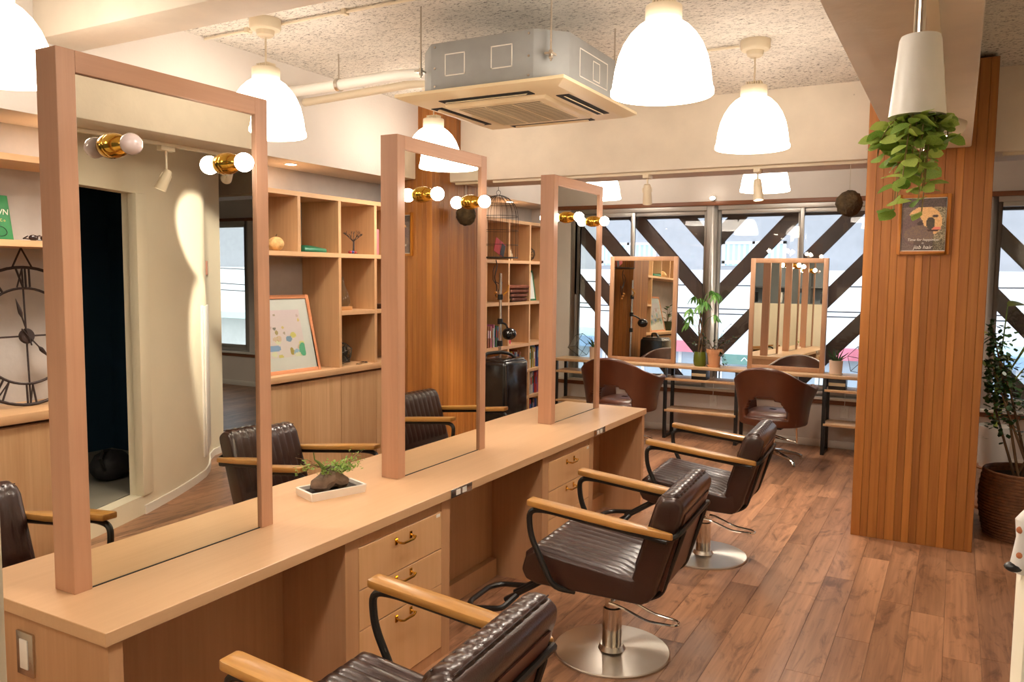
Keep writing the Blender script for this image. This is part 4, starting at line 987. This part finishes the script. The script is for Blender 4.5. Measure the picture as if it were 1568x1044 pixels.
# ---- tub chairs
def tub_chair(label):
    t = thing('tub_chair', label, 'chair', group='chestnut tub chairs at the window counter')
    # local: faces +Y, back at -Y
    def top(a):
        c = abs(a)/R(128); return .64+.185*(.5+.5*math.cos(min(1, c/.72)*PI))**.6
    nu, nv = 64, 20; grid = {}; mb = MB(); vs = []; 
    for i in range(nu+1):
        a = -R(128)+2*R(128)*i/nu
        for j in range(nv+1):
            v = j/nv; zt = top(a)+.045; zb = .335; z = zb+(zt-zb)*v
            rx, ry = .262+.045*v, .255+.03*v
            arm = max(0, (abs(a)-R(60))/R(60)); fl = (.06*min(1, arm))*(max(0, v-.45)/.55)**1.5
            x = math.sin(a)*(rx+fl); y = -math.cos(a)*(ry+fl*.3) + (.02+.06*min(1, arm)) - (.06*(v**1.5) if arm < .2 else .06*(v**1.5)*max(0, 1-arm*2))
            vs.append((x, y, z))
    fsq = []
    for i in range(nu):
        a = -R(128)+2*R(128)*(i+.5)/nu
        for j in range(nv):
            v = (j+.5)/nv
            u_ = a/R(40)
            if abs(u_) < 1 and .14 < v < .14+.36*math.sqrt(max(0, 1-u_*u_))**.8: continue
            k = nv+1; fsq.append((i*k+j, (i+1)*k+j, (i+1)*k+j+1, i*k+j+1))
    mb.add(vs, fsq); sh = mb.build('shell', 'leather_far', t, angle=80)
    so = sh.modifiers.new('thick', 'SOLIDIFY'); so.thickness = .055; so.offset = 0; sh.modifiers.new('round', 'SUBSURF').levels = 1; sh.modifiers['round'].render_levels = 2
    MB().grid(lambda u, v: ((.235)*math.copysign(abs(math.cos(2*PI*u))**.55, math.cos(2*PI*u))*math.sin(PI*max(.001, min(.999, v)))**.35, .02+.235*math.copysign(abs(math.sin(2*PI*u))**.55, math.sin(2*PI*u))*math.sin(PI*max(.001, min(.999, v)))**.35, .40-.062*math.cos(PI*v)), 32, 10, True).build('seat_cushion', 'leather_far', t, angle=80)
    box('under_plate', 'black', -.11, .11, -.1, .12, .30, .338, t, bevel=.004)
    MB().lathe([(.0001, .06), (.03, .06), (.03, .17), (.024, .175), (.024, .31), (.0001, .31)], 18).build('post', 'chrome', t)
    for k in range(5):
        a = PI/2+k*2*PI/5+.35; c, s = math.cos(a), math.sin(a)
        MB().tube([(0, 0, .085), (.10*c, .10*s, .08), (.24*c, .24*s, .055), (.285*c, .285*s, .035), (.29*c, .29*s, .006)], [.026, .022, .016, .015, .017], 10).build('leg', 'chrome', t)
    lv = MB().tube(arc([(.02, -.02, .235), (.16, -.07, .215), (.24, -.07, .20), (.235, -.07, .33)], .02), .009, 8).tube(arc([(.02, .05, .20), (.22, .02, .185), (.24, -.05, .19)], .02), .008, 8).tube([(.05, -.08, .21), (.05, -.08, .13)], .006, 6)
    lv.ball((.05, -.08, .12), .016, 10, 8, (1, 1, .6)); lv.build('lever', 'chrome', t)
    return t
tb = tub_chair('chestnut brown leather tub chair at the right window mirror, turned from the camera')
tb.location = (-1.41, 7.42, .0); tb.rotation_euler.z = R(-4)
copy_thing(tb, (-2.83, 7.42, 0), R(-6), 'chestnut brown leather tub chair at the left window mirror behind the counter end')

# ---- plants on the window counter
mt = thing('money_tree', 'money tree with hanging green leaves in a dark green pot', 'plant', (-2.235, 7.965, TZ))
MB().lathe([(.0001, 0), (.05, 0), (.06, .012), (.066, .05), (.064, .11), (.058, .145), (.052, .145), (.056, .11), (.0001, .105)], 24).build('pot', plain(92, 104, 30, .25), mt)
for k in range(3):
    MB().tube([(.018*math.cos(k*2.1+z*9), .018*math.sin(k*2.1+z*9), z) for z in [.1+.045*q for q in range(9)]]+[(.03*math.cos(k*2), .02*math.sin(k*2), .60)], [.011-.0005*q for q in range(9)]+[.006], 7).build('trunk', 'stem', mt)
lm = leaf_mesh('leaf', 'leaf_money', 1, .27, .35, .1, n=6); q = random.Random(8)
for k in range(11):
    a = k*2.399; z0 = (.42, .60, .52, .66, .34, .62, .58, .48, .64, .40, .55)[k]; Lp = .12+.06*q.random()
    e = Vector((Lp*math.cos(a), Lp*math.sin(a)*.6, z0+.10))
    MB().tube([(0, 0, z0-.06), (e.x*.5, e.y*.5, z0+.06), tuple(e)], .0025, 5).build('stem', 'leaf_money', mt)
    for j in range(5):
        b_ = a+(j-2)*.62; leaf_obj(lm, mt, e, (math.cos(b_), math.sin(b_), -.55-.25*q.random()), .095+.03*q.random(), q.uniform(-.3, .3))
ivy = thing('ivy_pot', 'trailing ivy in a peach terracotta pot with saucer', 'plant', (-2.09, 7.955, TZ))
MB().lathe([(.0001, .012), (.05, .012), (.068, .14), (.076, .142), (.078, .178), (.07, .178), (.066, .15), (.0001, .15)], 28).build('pot', plain(222, 164, 120, .7), ivy)
MB().lathe([(.0001, 0), (.058, 0), (.066, .022), (.06, .022), (.05, .008), (.0001, .008)], 28).build('saucer', plain(222, 164, 120, .7), ivy)
lf = MB(); st = MB(); q = random.Random(4)
for k in range(15):
    a = q.uniform(-.6, 3.6); L = q.uniform(.08, .26); h = q.uniform(.05, .28) if k < 11 else -.16
    if k == 2: a, L, h = .1, .26, .16
    P = [Vector((0, 0, .15)), Vector((L*.5*math.cos(a), L*.4*math.sin(a)*.5, .17+max(h, .03)*.7)), Vector((L*math.cos(a)*(.55 if h < 0 else 1), L*math.sin(a)*.5 if h > 0 else -.08, .17+h))]
    if h < 0: P[1] = Vector((.09, -.05+.03*k/15, .19)); P[2] = Vector((.10+.02*(k-11), -.09, .02))
    st.tube(P, .0018, 4)
    for t_ in [.25+.08*j for j in range(10)]:
        p = P[0]*(1-t_)**2+P[1]*2*t_*(1-t_)+P[2]*t_*t_
        leaves_joined(lf, p, (q.uniform(-1, 1), q.uniform(-1, .3), q.uniform(-.4, .7)), q.uniform(.022, .036), q.uniform(.018, .028))
st.build('stems', 'stem', ivy); tag(lf.build('foliage', 'leaf_dark', ivy, fix=False), kind='stuff')
al = thing('spiky_plant', 'spiky aloe-like plant in a small whitish pot on a saucer', 'plant', (-.955, 7.96, TZ))
MB().lathe([(.0001, .01), (.054, .01), (.06, .12), (.062, .135), (.056, .135), (.054, .12), (.0001, .118)], 28).build('pot', plain(226, 200, 178, .6), al)
MB().lathe([(.0001, 0), (.055, 0), (.062, .016), (.055, .016), (.0001, .01)], 28).build('saucer', plain(226, 206, 186, .6), al)
q = random.Random(9)
for k in range(16):
    a = k*2.4; L = q.uniform(.09, .17); el = q.uniform(.5, 1.4); c, s = math.cos(a), math.sin(a)
    MB().tube([(.01*c, .01*s, .115), (.01*c+L*.5*math.cos(el)*c, .01*s+L*.5*math.cos(el)*s, .115+L*.55*math.sin(el)), (L*math.cos(el)*c*1.15, L*math.cos(el)*s*1.15, .115+L*math.sin(el))], [.008, .006, .001], 5).build('leaf', 'leaf_dark', al)
polyterr('glass_cube', 'tilted clear glass cube terrarium on the window counter beside the pillar', (-.74, 8.07, TZ), .13, (.75, .6, .3), sub=0)
# ---- hanging moss ball
kb = thing('moss_ball', 'dark moss ball hanging on a thread in front of the window', 'plant', (-.66, 5.82, 2.143))
q = random.Random(1)
mb = MB().ball((0, 0, 0), .084, 22, 16); mb.v = [tuple(Vector(v)*(1+q.uniform(-.07, .07))) for v in mb.v]
mb.build('ball', mat('moss', S(74, 58, 34), .95, bump=1, bscale=50, var=.5, vscale=14), kb)
MB().tube([(0, 0, .075), (0, 0, .258)], .002, 5).build('thread', plain(200, 190, 170), kb)

# ================================================================== RIGHT SIDE
# poster
po = thing('dog_poster', 'framed poster of a dog with white script lettering on the wood pillar', 'poster', (-.2, 5.505, 1.795))
W, H = .285, .36; f = .02
MB().box(-W/2, -W/2+f, -.018, 0, 0, H).box(W/2-f, W/2, -.018, 0, 0, H).box(-W/2+f, W/2-f, -.018, 0, 0, f).box(-W/2+f, W/2-f, -.018, 0, H-f, H).build('frame', wood('poster_frame', S(170, 100, 22), S(190, 118, 34), 2), po, bevel=.002)
q = random.Random(6); nz = [[q.uniform(-1, 1) for _ in range(70)] for _ in range(90)]
def dog(u, v):
    j = nz[int(v*60)][int(u*50)]
    c = (96+12*j, 80+12*j, 74+12*j)
    if u > .72: c = (120+46*j, 108+44*j, 84+40*j)
    def el(cu, cv, ru, rv): return ((u-cu)/ru)**2+((v-cv)/rv)**2
    if el(.52, .55, .40, .30) < 1: c = (206+10*j, 164+10*j, 112+8*j)
    if el(.26, .40, .26, .30) < 1: c = (92+10*j, 72+8*j, 70+8*j)
    if el(.40, .30, .34, .18) < 1: c = (104+10*j, 84+8*j, 74)
    if el(.66, .52, .10, .12) < 1: c = (66+8*j, 58+8*j, 48)
    if el(.42, .52, .06, .045) < 1: c = (60, 46, 44)
    if el(.76, .66, .07, .03) < 1: c = (70, 52, 44)
    if el(.80, .42, .10, .035) < 1: c = (208, 116, 100)
    if el(.72, .385, .14, .02) < 1: c = (60, 34, 30)
    if v > .84: c = (70+14*j, 58+12*j, 54+12*j)
    if v < .2 and u > .3: c = tuple(x*.75 for x in c)
    return tuple(max(0, min(255, x*1.12+8)) for x in c)
print_mesh('print', (-W/2+f+.004, -.011, f+.004), (1, 0, 0), (0, 0, 1), W-2*f-.008, H-2*f-.008, dog, 48, 60, po)
box('paper', plain(240, 236, 230), -W/2+f, W/2-f, -.0105, -.004, f, H-f, po)
for s, sz, z in (('Time for happiness', .022, .082), ('in', .016, .064), ('jisb hair', .032, .034)):
    text('lettering', s, sz, plain(244, 240, 232), po, (0, -.0118, z), (PI/2, 0, 0), shear=.25)
# hanging planter near the camera
hp_ = thing('hanging_planter', 'white upside-down hanging planter with trailing green leaves', 'plant', (-.092, 1.9, 1.985))
MB().lathe([(.0555, 0), (.0545, .001), (.040, .155), (.037, .163), (.0001, .164)][::-1]+[], 36).build('pot', 'whiteplastic', hp_)
MB().lathe([(.0001, .002), (.052, .002), (.052, .004), (.0001, .004)], 30).build('soil_disc', 'soil', hp_)
MB().cyl((0, 0, .16), (0, 0, .435), .0075, n=10).build('pole', 'steel', hp_)
MB().cyl((-.012, .004, .16), (-.012, .004, .435), .0025, n=6).build('cable', 'cream', hp_)
lm = leaf_mesh('leaf', 'leaf', 1, .76, .2, .1, tip=1.15, n=6); q = random.Random(21)
for k in range(16):
    a = k*2.399; sp_ = (.02+.07*q.random()); Ld = [.06, .19, .10, .15, .08, .20, .07, .12, .17, .05, .11, .14, .18, .04, .09, .13][k]
    if k in (0, 4, 9): sp_ = .085
    P = [Vector((.03*math.cos(a), .03*math.sin(a), .003)), Vector((sp_*.8*math.cos(a), sp_*.8*math.sin(a), -.02)), Vector((sp_*.75*math.cos(a)-.008, sp_*.75*math.sin(a), -Ld))]
    pts = [P[0]*(1-t_)**2+P[1]*2*t_*(1-t_)+P[2]*t_*t_ for t_ in [j/6 for j in range(7)]]
    MB().tube(pts, .0014, 5).build('vine', plain(130, 110, 60), hp_)
    for j in range(1, 7):
        for s in (0, 1):
            b_ = a+q.uniform(-1.8, 1.8)+s*PI*.7
            leaf_obj(lm, hp_, pts[j], (math.cos(b_), math.sin(b_), q.uniform(-.7, .5)), q.uniform(.027, .046), q.uniform(-.9, .9))
# basket with bush
bs = thing('wicker_basket', 'round brown wicker basket on the floor behind the wood pillar', 'basket', (.43, 6.03, 0))
w_ = MB(); n_ = 22
for k in range(n_):
    z = .012+k*.0195; r_ = .205+.035*math.sin(PI*k/n_*.9)
    w_.tube([(r_*math.cos(j*PI/16)*(1+.012*((j+k) % 2)), r_*math.sin(j*PI/16)*(1+.012*((j+k) % 2)), z) for j in range(32)], .0115, 6, closed=True)
w_.build('weave', mat('wicker', S(112, 70, 40), .7, bump=.5, bscale=80, var=.35, vscale=30), bs)
MB().lathe([(.0001, .005), (.19, .005), (.215, .38), (.21, .38), (.0001, .36)], 28).build('liner', 'soil', bs)
bu = thing('indoor_bush', 'bushy small-leaved dark green shrub growing in the wicker basket', 'plant', (.43, 6.03, .36))
q = random.Random(31); lf = MB()
for k in range(9):
    a = k*2.4; b0 = Vector((.06*math.cos(a), .06*math.sin(a), 0)); tp = Vector((.22*math.cos(a*1.3), .18*math.sin(a*1.3), q.uniform(.55, .98)))
    md = (b0+tp)/2+Vector((q.uniform(-.04, .04), q.uniform(-.04, .04), .08)); MB().tube([b0, md, tp], [.009, .007, .003], 6).build('stem', 'stem', bu)
    for _ in range(150):
        t_ = q.uniform(.28, 1.05)**.7; p = b0*(1-t_)**2+md*2*t_*(1-t_)+tp*t_*t_+Vector((q.gauss(0, .055), q.gauss(0, .055), q.gauss(0, .05)))
        p.x = max(p.x, -.23); leaves_joined(lf, p, (q.uniform(-.6, 1), q.uniform(-1, 1), q.uniform(-.5, .8)), q.uniform(.03, .05), q.uniform(.024, .038))
tag(lf.build('foliage', 'leaf_dark', bu, fix=False), kind='stuff')
bp = thing('bird_of_paradise', 'tall broad-leaved plant in a white pot behind the wood pillar', 'plant', (.28, 6.70, 0))
MB().lathe([(.0001, .30), (.085, .30), (.11, .55), (.112, .60), (.102, .60), (.1, .56), (.0001, .55)], 30).build('pot', 'white', bp)
MB().lathe([(.0001, 0), (.13, 0), (.13, .02), (.05, .03), (.05, .28), (.12, .29), (.12, .30), (.0001, .30)], 24).build('pot_stand', plain(150, 96, 56), bp)
lm = leaf_mesh('leaf', 'leaf', 1, .42, .3, .08, n=6)
for k, (a, L, h) in enumerate(((.2, .22, 1.05), (1.9, .12, .95), (.9, .06, 1.25), (5.6, .28, .80), (1.2, .10, .70), (1.7, .03, .62), (.6, .34, 1.15))):
    e = Vector((L*math.cos(a), L*math.sin(a)*.5, .56+h*.72)); MB().tube([(0, 0, .54), (e.x*.3, e.y*.3, .56+h*.4), tuple(e)], [.007, .006, .004], 6).build('stalk', 'leaf', bp)
    leaf_obj(lm, bp, e, (math.cos(a), math.sin(a), .25), .26+.06*(k % 2), .3)
# little figurine on the low wall end
fg = thing('spotted_figurine', 'small blurred white figurine with orange spots at the right picture edge', 'figurine', (.0605, .80, 1.40))
MB().tube([(-.004, -.0, .0), (-.001, 0, .012), (.001, 0, .03), (.001, 0, .045), (.004, 0, .053)], [.007, .008, .0075, .009, .006], 12).build('body', 'white', fg)
MB().ball((-.006, -.002, .004), .0065, 10, 8, (1.3, 1, .7)).build('foot', 'black', fg)
sp_ = MB()
for a, b_, c_ in ((-.004, -.006, .038), (.002, -.0065, .022), (.004, -.0066, .044), (-.003, -.0064, .016)): sp_.ball((a, b_, c_), .0032, 8, 6, (1, .5, 1))
sp_.build('spots', plain(196, 116, 70), fg)
# bonsai on the counter
bt = thing('moss_stone_planter', 'rough stone with moss and wispy plant in a white rectangular dish', 'plant', (-2.250, 2.527, CT), R(-20))
d = MB().prism([(-.062, -.118), (.062, -.118), (.062, .118), (-.062, .118)], 2, 0, .006)
for a in (((-.066, -.122, 0), (.066, -.122, 0)), ((.066, -.122, 0), (.066, .122, 0)), ((.066, .122, 0), (-.066, .122, 0)), ((-.066, .122, 0), (-.066, -.122, 0))):
    p0, p1 = Vector(a[0]), Vector(a[1]); nrm = Vector((0, 0, 1)).cross(p1-p0).normalized(); o1 = -nrm*.008
    d.add([p0, p1, p1+nrm*.007, p0+nrm*.007, p0+o1+Vector((0, 0, .034)), p1+o1+Vector((0, 0, .034)), p1+nrm*.004+Vector((0, 0, .034)), p0+nrm*.004+Vector((0, 0, .034))], [(0, 1, 2, 3), (4, 7, 6, 5), (0, 4, 5, 1), (1, 5, 6, 2), (2, 6, 7, 3), (3, 7, 4, 0)])
d.build('dish', 'white', bt)
q = random.Random(12); st = MB().ball((0, -.005, .05), .062, 14, 10, (.75, 1.45, .70))
st.v = [tuple(Vector((x*(1+q.uniform(-.12, .12)), y*(1+q.uniform(-.08, .08)), max(.012, z*(1+q.uniform(-.1, .1))+(.02 if abs(y) < .03 else 0))))) for x, y, z in st.v]
st.build('stone', mat('stone', S(108, 88, 72), .9, bump=1, bscale=24, var=.4, vscale=14), bt, angle=25)
MB().box(-.058, .058, -.114, .114, .006, .02).build('gravel', 'soil', bt)
MB().tube([(0, -.03, .08), (.0, -.035, .115), (-.005, -.055, .14), (.0, -.075, .155), (.0, -.08, .185)], [.011, .010, .006, .003, .002], 7).build('trunk', mat('mossy_stem', S(92, 110, 44), .8, bump=.5, bscale=60), bt)
lf = MB(); q = random.Random(14)
for _ in range(420):
    p = Vector((q.gauss(.012, .024), q.gauss(.028, .036), .092+abs(q.gauss(0, .02)))); leaves_joined(lf, p, (q.uniform(-1, 1), q.uniform(-1, 1), q.uniform(0, 1)), q.uniform(.010, .02), q.uniform(.006, .011))
twg = MB()
for k in range(14):
    s = -1 if k % 2 else 1; e = Vector((q.uniform(-.03, .03), -.06+s*q.uniform(.05, .11)+(.10 if s > 0 else 0), q.uniform(.09, .19))); b0 = Vector((0, -.05 if s < 0 else .06, .12 if s < 0 else .09)); twg.tube([b0, (b0+e)/2+Vector((0, 0, .01)), e], .0009, 4)
    for _ in range(12):
        t_ = q.uniform(.3, 1.05); leaves_joined(lf, b0.lerp(e, t_)+Vector((q.gauss(0, .006), q.gauss(0, .006), q.gauss(0, .006))), (q.uniform(-1, 1), q.uniform(-1, 1), q.uniform(-.5, 1)), q.uniform(.008, .014), q.uniform(.006, .01))
twg.build('twigs', 'stem', bt); tag(lf.build('moss_foliage', 'leaf', bt, fix=False), kind='stuff')

# ---- things seen in the mirrors only
wc = thing('wall_cabinet', 'white panel cabinet on the curved wall, seen in the nearest mirror', 'cabinet', (1.10, 4.545, .16), R(-46.5))
MB().box(-.03, .02, -.26, .26, 0, 1.22).build('body', 'whiteplastic', wc, bevel=.006)
box('door', 'white', -.045, -.031, -.25, .25, .01, 1.21, wc, bevel=.004)
bgx = thing('dark_bag', 'dark backpack lying on the floor of the back room', 'bag', (.98, 3.62, .135))
q = random.Random(2); bmb = MB().ball((0, 0, .11), .13, 16, 12, (.8, 1.2, .85)); bmb.v = [tuple(Vector((v[0], v[1], max(0, v[2])))*(1+q.uniform(-.04, .04))) for v in bmb.v]
bmb.build('sack', plain(30, 28, 32, .7), bgx); MB().tube([(-.08, -.1, .1), (-.12, -.16, .2), (-.06, -.1, .24), (0, 0, .22)], .01, 6).build('strap', plain(24, 22, 24, .7), bgx)
ws = thing('wood_sign', 'small striped wooden block sign on the end of the curved wall', 'sign', (1.40, 4.84, 1.62), R(-48))
for k in range(4): box('slat', plain(*((120, 70, 46), (160, 100, 70))[k % 2]), -.03, -.005, -.06+k*.03, -.033+k*.03, 0, .12, ws)
shf = thing('back_shelf', 'grey shelf rack on the rear wall above the partition', 'shelf', (-3.2, -2.0, 0))
for z in (1.5, 1.85): box('shelf_board', plain(120, 124, 128), -1.0, 1.6, -.17, .17, z-.03, z, shf)
for xx in (-1.0, .3, 1.6): box('upright', plain(100, 104, 108), xx-.02, xx+.02, -.17, -.13, 0, 2.2, shf)
for k, c in enumerate(((30, 30, 34), (220, 216, 208), (90, 110, 120), (40, 40, 44))):
    t = thing('storage_box', 'storage box on the rear rack, %s counted from the left' % ords[k], 'box', (-4.0+k*.55, -2.0, 1.5)); box('body', plain(*c), -.16, .16, -.12, .12, 0, .2, t, bevel=.006); box('lid', plain(*c), -.165, .165, -.125, .125, .2, .22, t, bevel=.004)

# ================================================================== OUTSIDE
# steel chevron braces in front of the glass
BRY = 8.56
def braces(label, cx, half, slope, levels, sgn, loc_x):
    t = thing('brace_frame', label, 'brace', (cx, BRY, 0))
    for z0 in levels:
        for s in (-1, 1):
            # vertex at the centre (sgn +1: arms rise outward)
            a = Vector((0, 0, z0)); b = Vector((s*half, 0, z0+sgn*half*slope)); d = (b-a).normalized()
            # clip to window height
            pts = []
            for p in (a, b): pts.append(p)
            lo, hi = .15, 2.62
            if pts[0].z > pts[1].z: pts = pts[::-1]
            def at_z(z): return pts[0].lerp(pts[1], (z-pts[0].z)/(pts[1].z-pts[0].z))
            p0 = pts[0] if pts[0].z >= lo else (at_z(lo) if pts[1].z > lo else None); p1 = pts[1] if pts[1].z <= hi else (at_z(hi) if pts[0].z < hi else None)
            if p0 is None or p1 is None or (p1-p0).length < .1: continue
            mid = (p0+p1)/2; L = (p1-p0).length; ang = math.atan2((p1-p0).z, (p1-p0).x)
            T = Matrix.Translation(mid) @ Matrix.Rotation(-ang, 4, 'Y')
            mb = MB().cbox((0, -.03, 0), (L, .008, .14), T).cbox((0, 0, 0), (L, .06, .008), T).cbox((0, .03, 0), (L, .008, .14), T)
            mb.build('brace', 'brace', t, smooth=False)
    return t
tb1 = braces('brown steel chevron braces outside the windows behind the two window mirrors', -2.31, 2.1, 1.09, (-.42, .16, .76, 1.36, 1.98), 1, 0)
tb2 = braces('brown steel braces outside the window right of the wood pillar', 2.05, 2.0, 1.09, (-1.02, -.42, .16, .76, 1.36, 1.98), 1, 0)
for t, a, b in ((tb1, -1.78, 1.74), (tb2, -1.80, 1.7)):
    box('brace_beam', 'brace', a, b, -.04, .04, 2.27, 2.37, t)
ev = thing('outer_eave', 'grey sheet metal eave outside the top of the windows', 'eave', (-.3, 8.45, 2.62))
for k in range(12): box('eave_panel', plain(120, 126, 134, .5, .2), -4.2+k*.75, -4.2+k*.75+.74, .0, 1.4, 0, .04, ev)
# houses across the street
FY = 19.0
st_ = struct(box('street_ground', plain(150, 150, 150, .9), -40, 40, 8.6, 40, -3.6, -3.5), 'grey street below the windows')
bd = thing('apartment_building', 'pale grey tiled apartment building with curtained windows across the street', 'building', (-3, FY, -3.5))
z = lambda v: v+3.5
box('wall', mat('tile_facade', S(168, 168, 172), .8, bump=.2, bscale=8, var=.05), -22, 22, 0, 8, z(1.75), z(9), bd)
box('balcony_band', plain(244, 244, 244, .7), -22, 22, -.5, 0, z(.35), z(1.80), bd)
box('green_band', plain(206, 230, 228, .6), -22, 22, -.56, 0, z(.15), z(.35), bd)
box('lower_wall', plain(214, 214, 212, .7), -22, 22, .25, 8, 0, z(.15), bd)
for k in range(12):
    xw = -16.4+k*3.05-.0; wn = MB().box(xw-.72, xw+.72, -.05, 0, z(1.95), z(2.02)).box(xw-.72, xw+.72, -.05, 0, z(2.40), z(2.46)).box(xw-.72, xw-.65, -.05, 0, z(1.9), z(2.46)).box(xw+.65, xw+.72, -.05, 0, z(1.9), z(2.46)).box(xw-.03, xw+.03, -.05, 0, z(1.9), z(2.46)).build('window', plain(236, 236, 236), bd)
    box('pane', plain(176, 198, 216, .15), xw-.65, xw+.65, -.02, -.005, z(1.9), z(2.42), wn)
    cu = MB()
    for j in range(10): cu.cbox((xw-.58+j*.125, -.022, z(2.16)), (.06, .01, .5))
    cu.build('curtain', plain(206, 216, 224), wn)
for xp in (-6.1, 3.2, -14): box('drain_column', plain(236, 236, 238), xp-.12, xp+.12, -.15, 0, z(1.8), z(9), bd)
# shops
def shop(x0, x1, c, label, sign=None, txt=None):
    t = thing('shop_front', label, 'shop', (x0, FY-.5, -3.5), 0); W = x1-x0
    box('awning', plain(*c), 0, W, -.25, .5, z(-.10), z(.15), t)
    if sign: box('sign_board', plain(*sign), .1, W-.1, -.28, -.25, z(-.32), z(-.10), t)
    if txt:
        o = text('sign_lettering', txt, .22, plain(236, 240, 236), t, (W/2, -.285, z(-.29)), (PI/2, 0, 0))
    fr = MB()
    nW = max(2, int(W/.8))
    for k in range(nW+1): fr.box(k*W/nW-.04, k*W/nW+.04, -.02, .06, z(-2.8), z(-.10))
    fr.box(0, W, -.02, .06, z(-1.0), z(-.92)); fr.box(0, W, -.02, .06, z(-2.9), z(-2.2)); fr.build('shop_window_frame', plain(226, 228, 230), t)
    for k in range(nW): box('pane', plain(170, 184, 196, .1), k*W/nW+.04, (k+1)*W/nW-.04, .0, .02, z(-2.2), z(-.10), t)
    q = random.Random(len(label))
    for k in range(5):
        xx = q.uniform(.2, W-.5); zz = q.uniform(-1.0, -.45); box('poster', plain(*q.choice([(220, 60, 70), (240, 240, 236), (244, 214, 120), (90, 120, 180), (236, 236, 240)])), xx, xx+q.uniform(.25, .5), -.05, -.025, z(zz-.25), z(zz), t)
shop(-14, -7.6, (240, 150, 160), 'shop with pink red awning far left across the street')
shop(-7.5, -4.75, (238, 130, 145), 'shop with red awning and posters across the street behind the money tree')
shop(-4.7, -2.6, (226, 226, 226), 'shop with a dark green sign across the street behind the right mirror', (110, 150, 140), 'ヘアサロン')
shop(-2.5, .2, (238, 130, 150), 'shop with red and pink awning across the street beside the wood pillar')
shop(.3, 6, (150, 180, 216), 'shop with blue awning across the street right of the pillar')
# power lines
for k, (zz, sag) in enumerate(((1.55, .16), (1.20, .22), (1.0, .10), (2.75, .1))):
    t = thing('power_line', 'thin dark power line across the street, %s from the top' % ('second', 'third', 'lowest', 'first')[k], 'cable', (-14, 14.0, zz))
    MB().tube([(28*j/16, 0, -sag*4*(j/16)*(1-j/16)+.25*(j/16)) for j in range(17)], .012, 5).build('cable', plain(60, 62, 66), t)
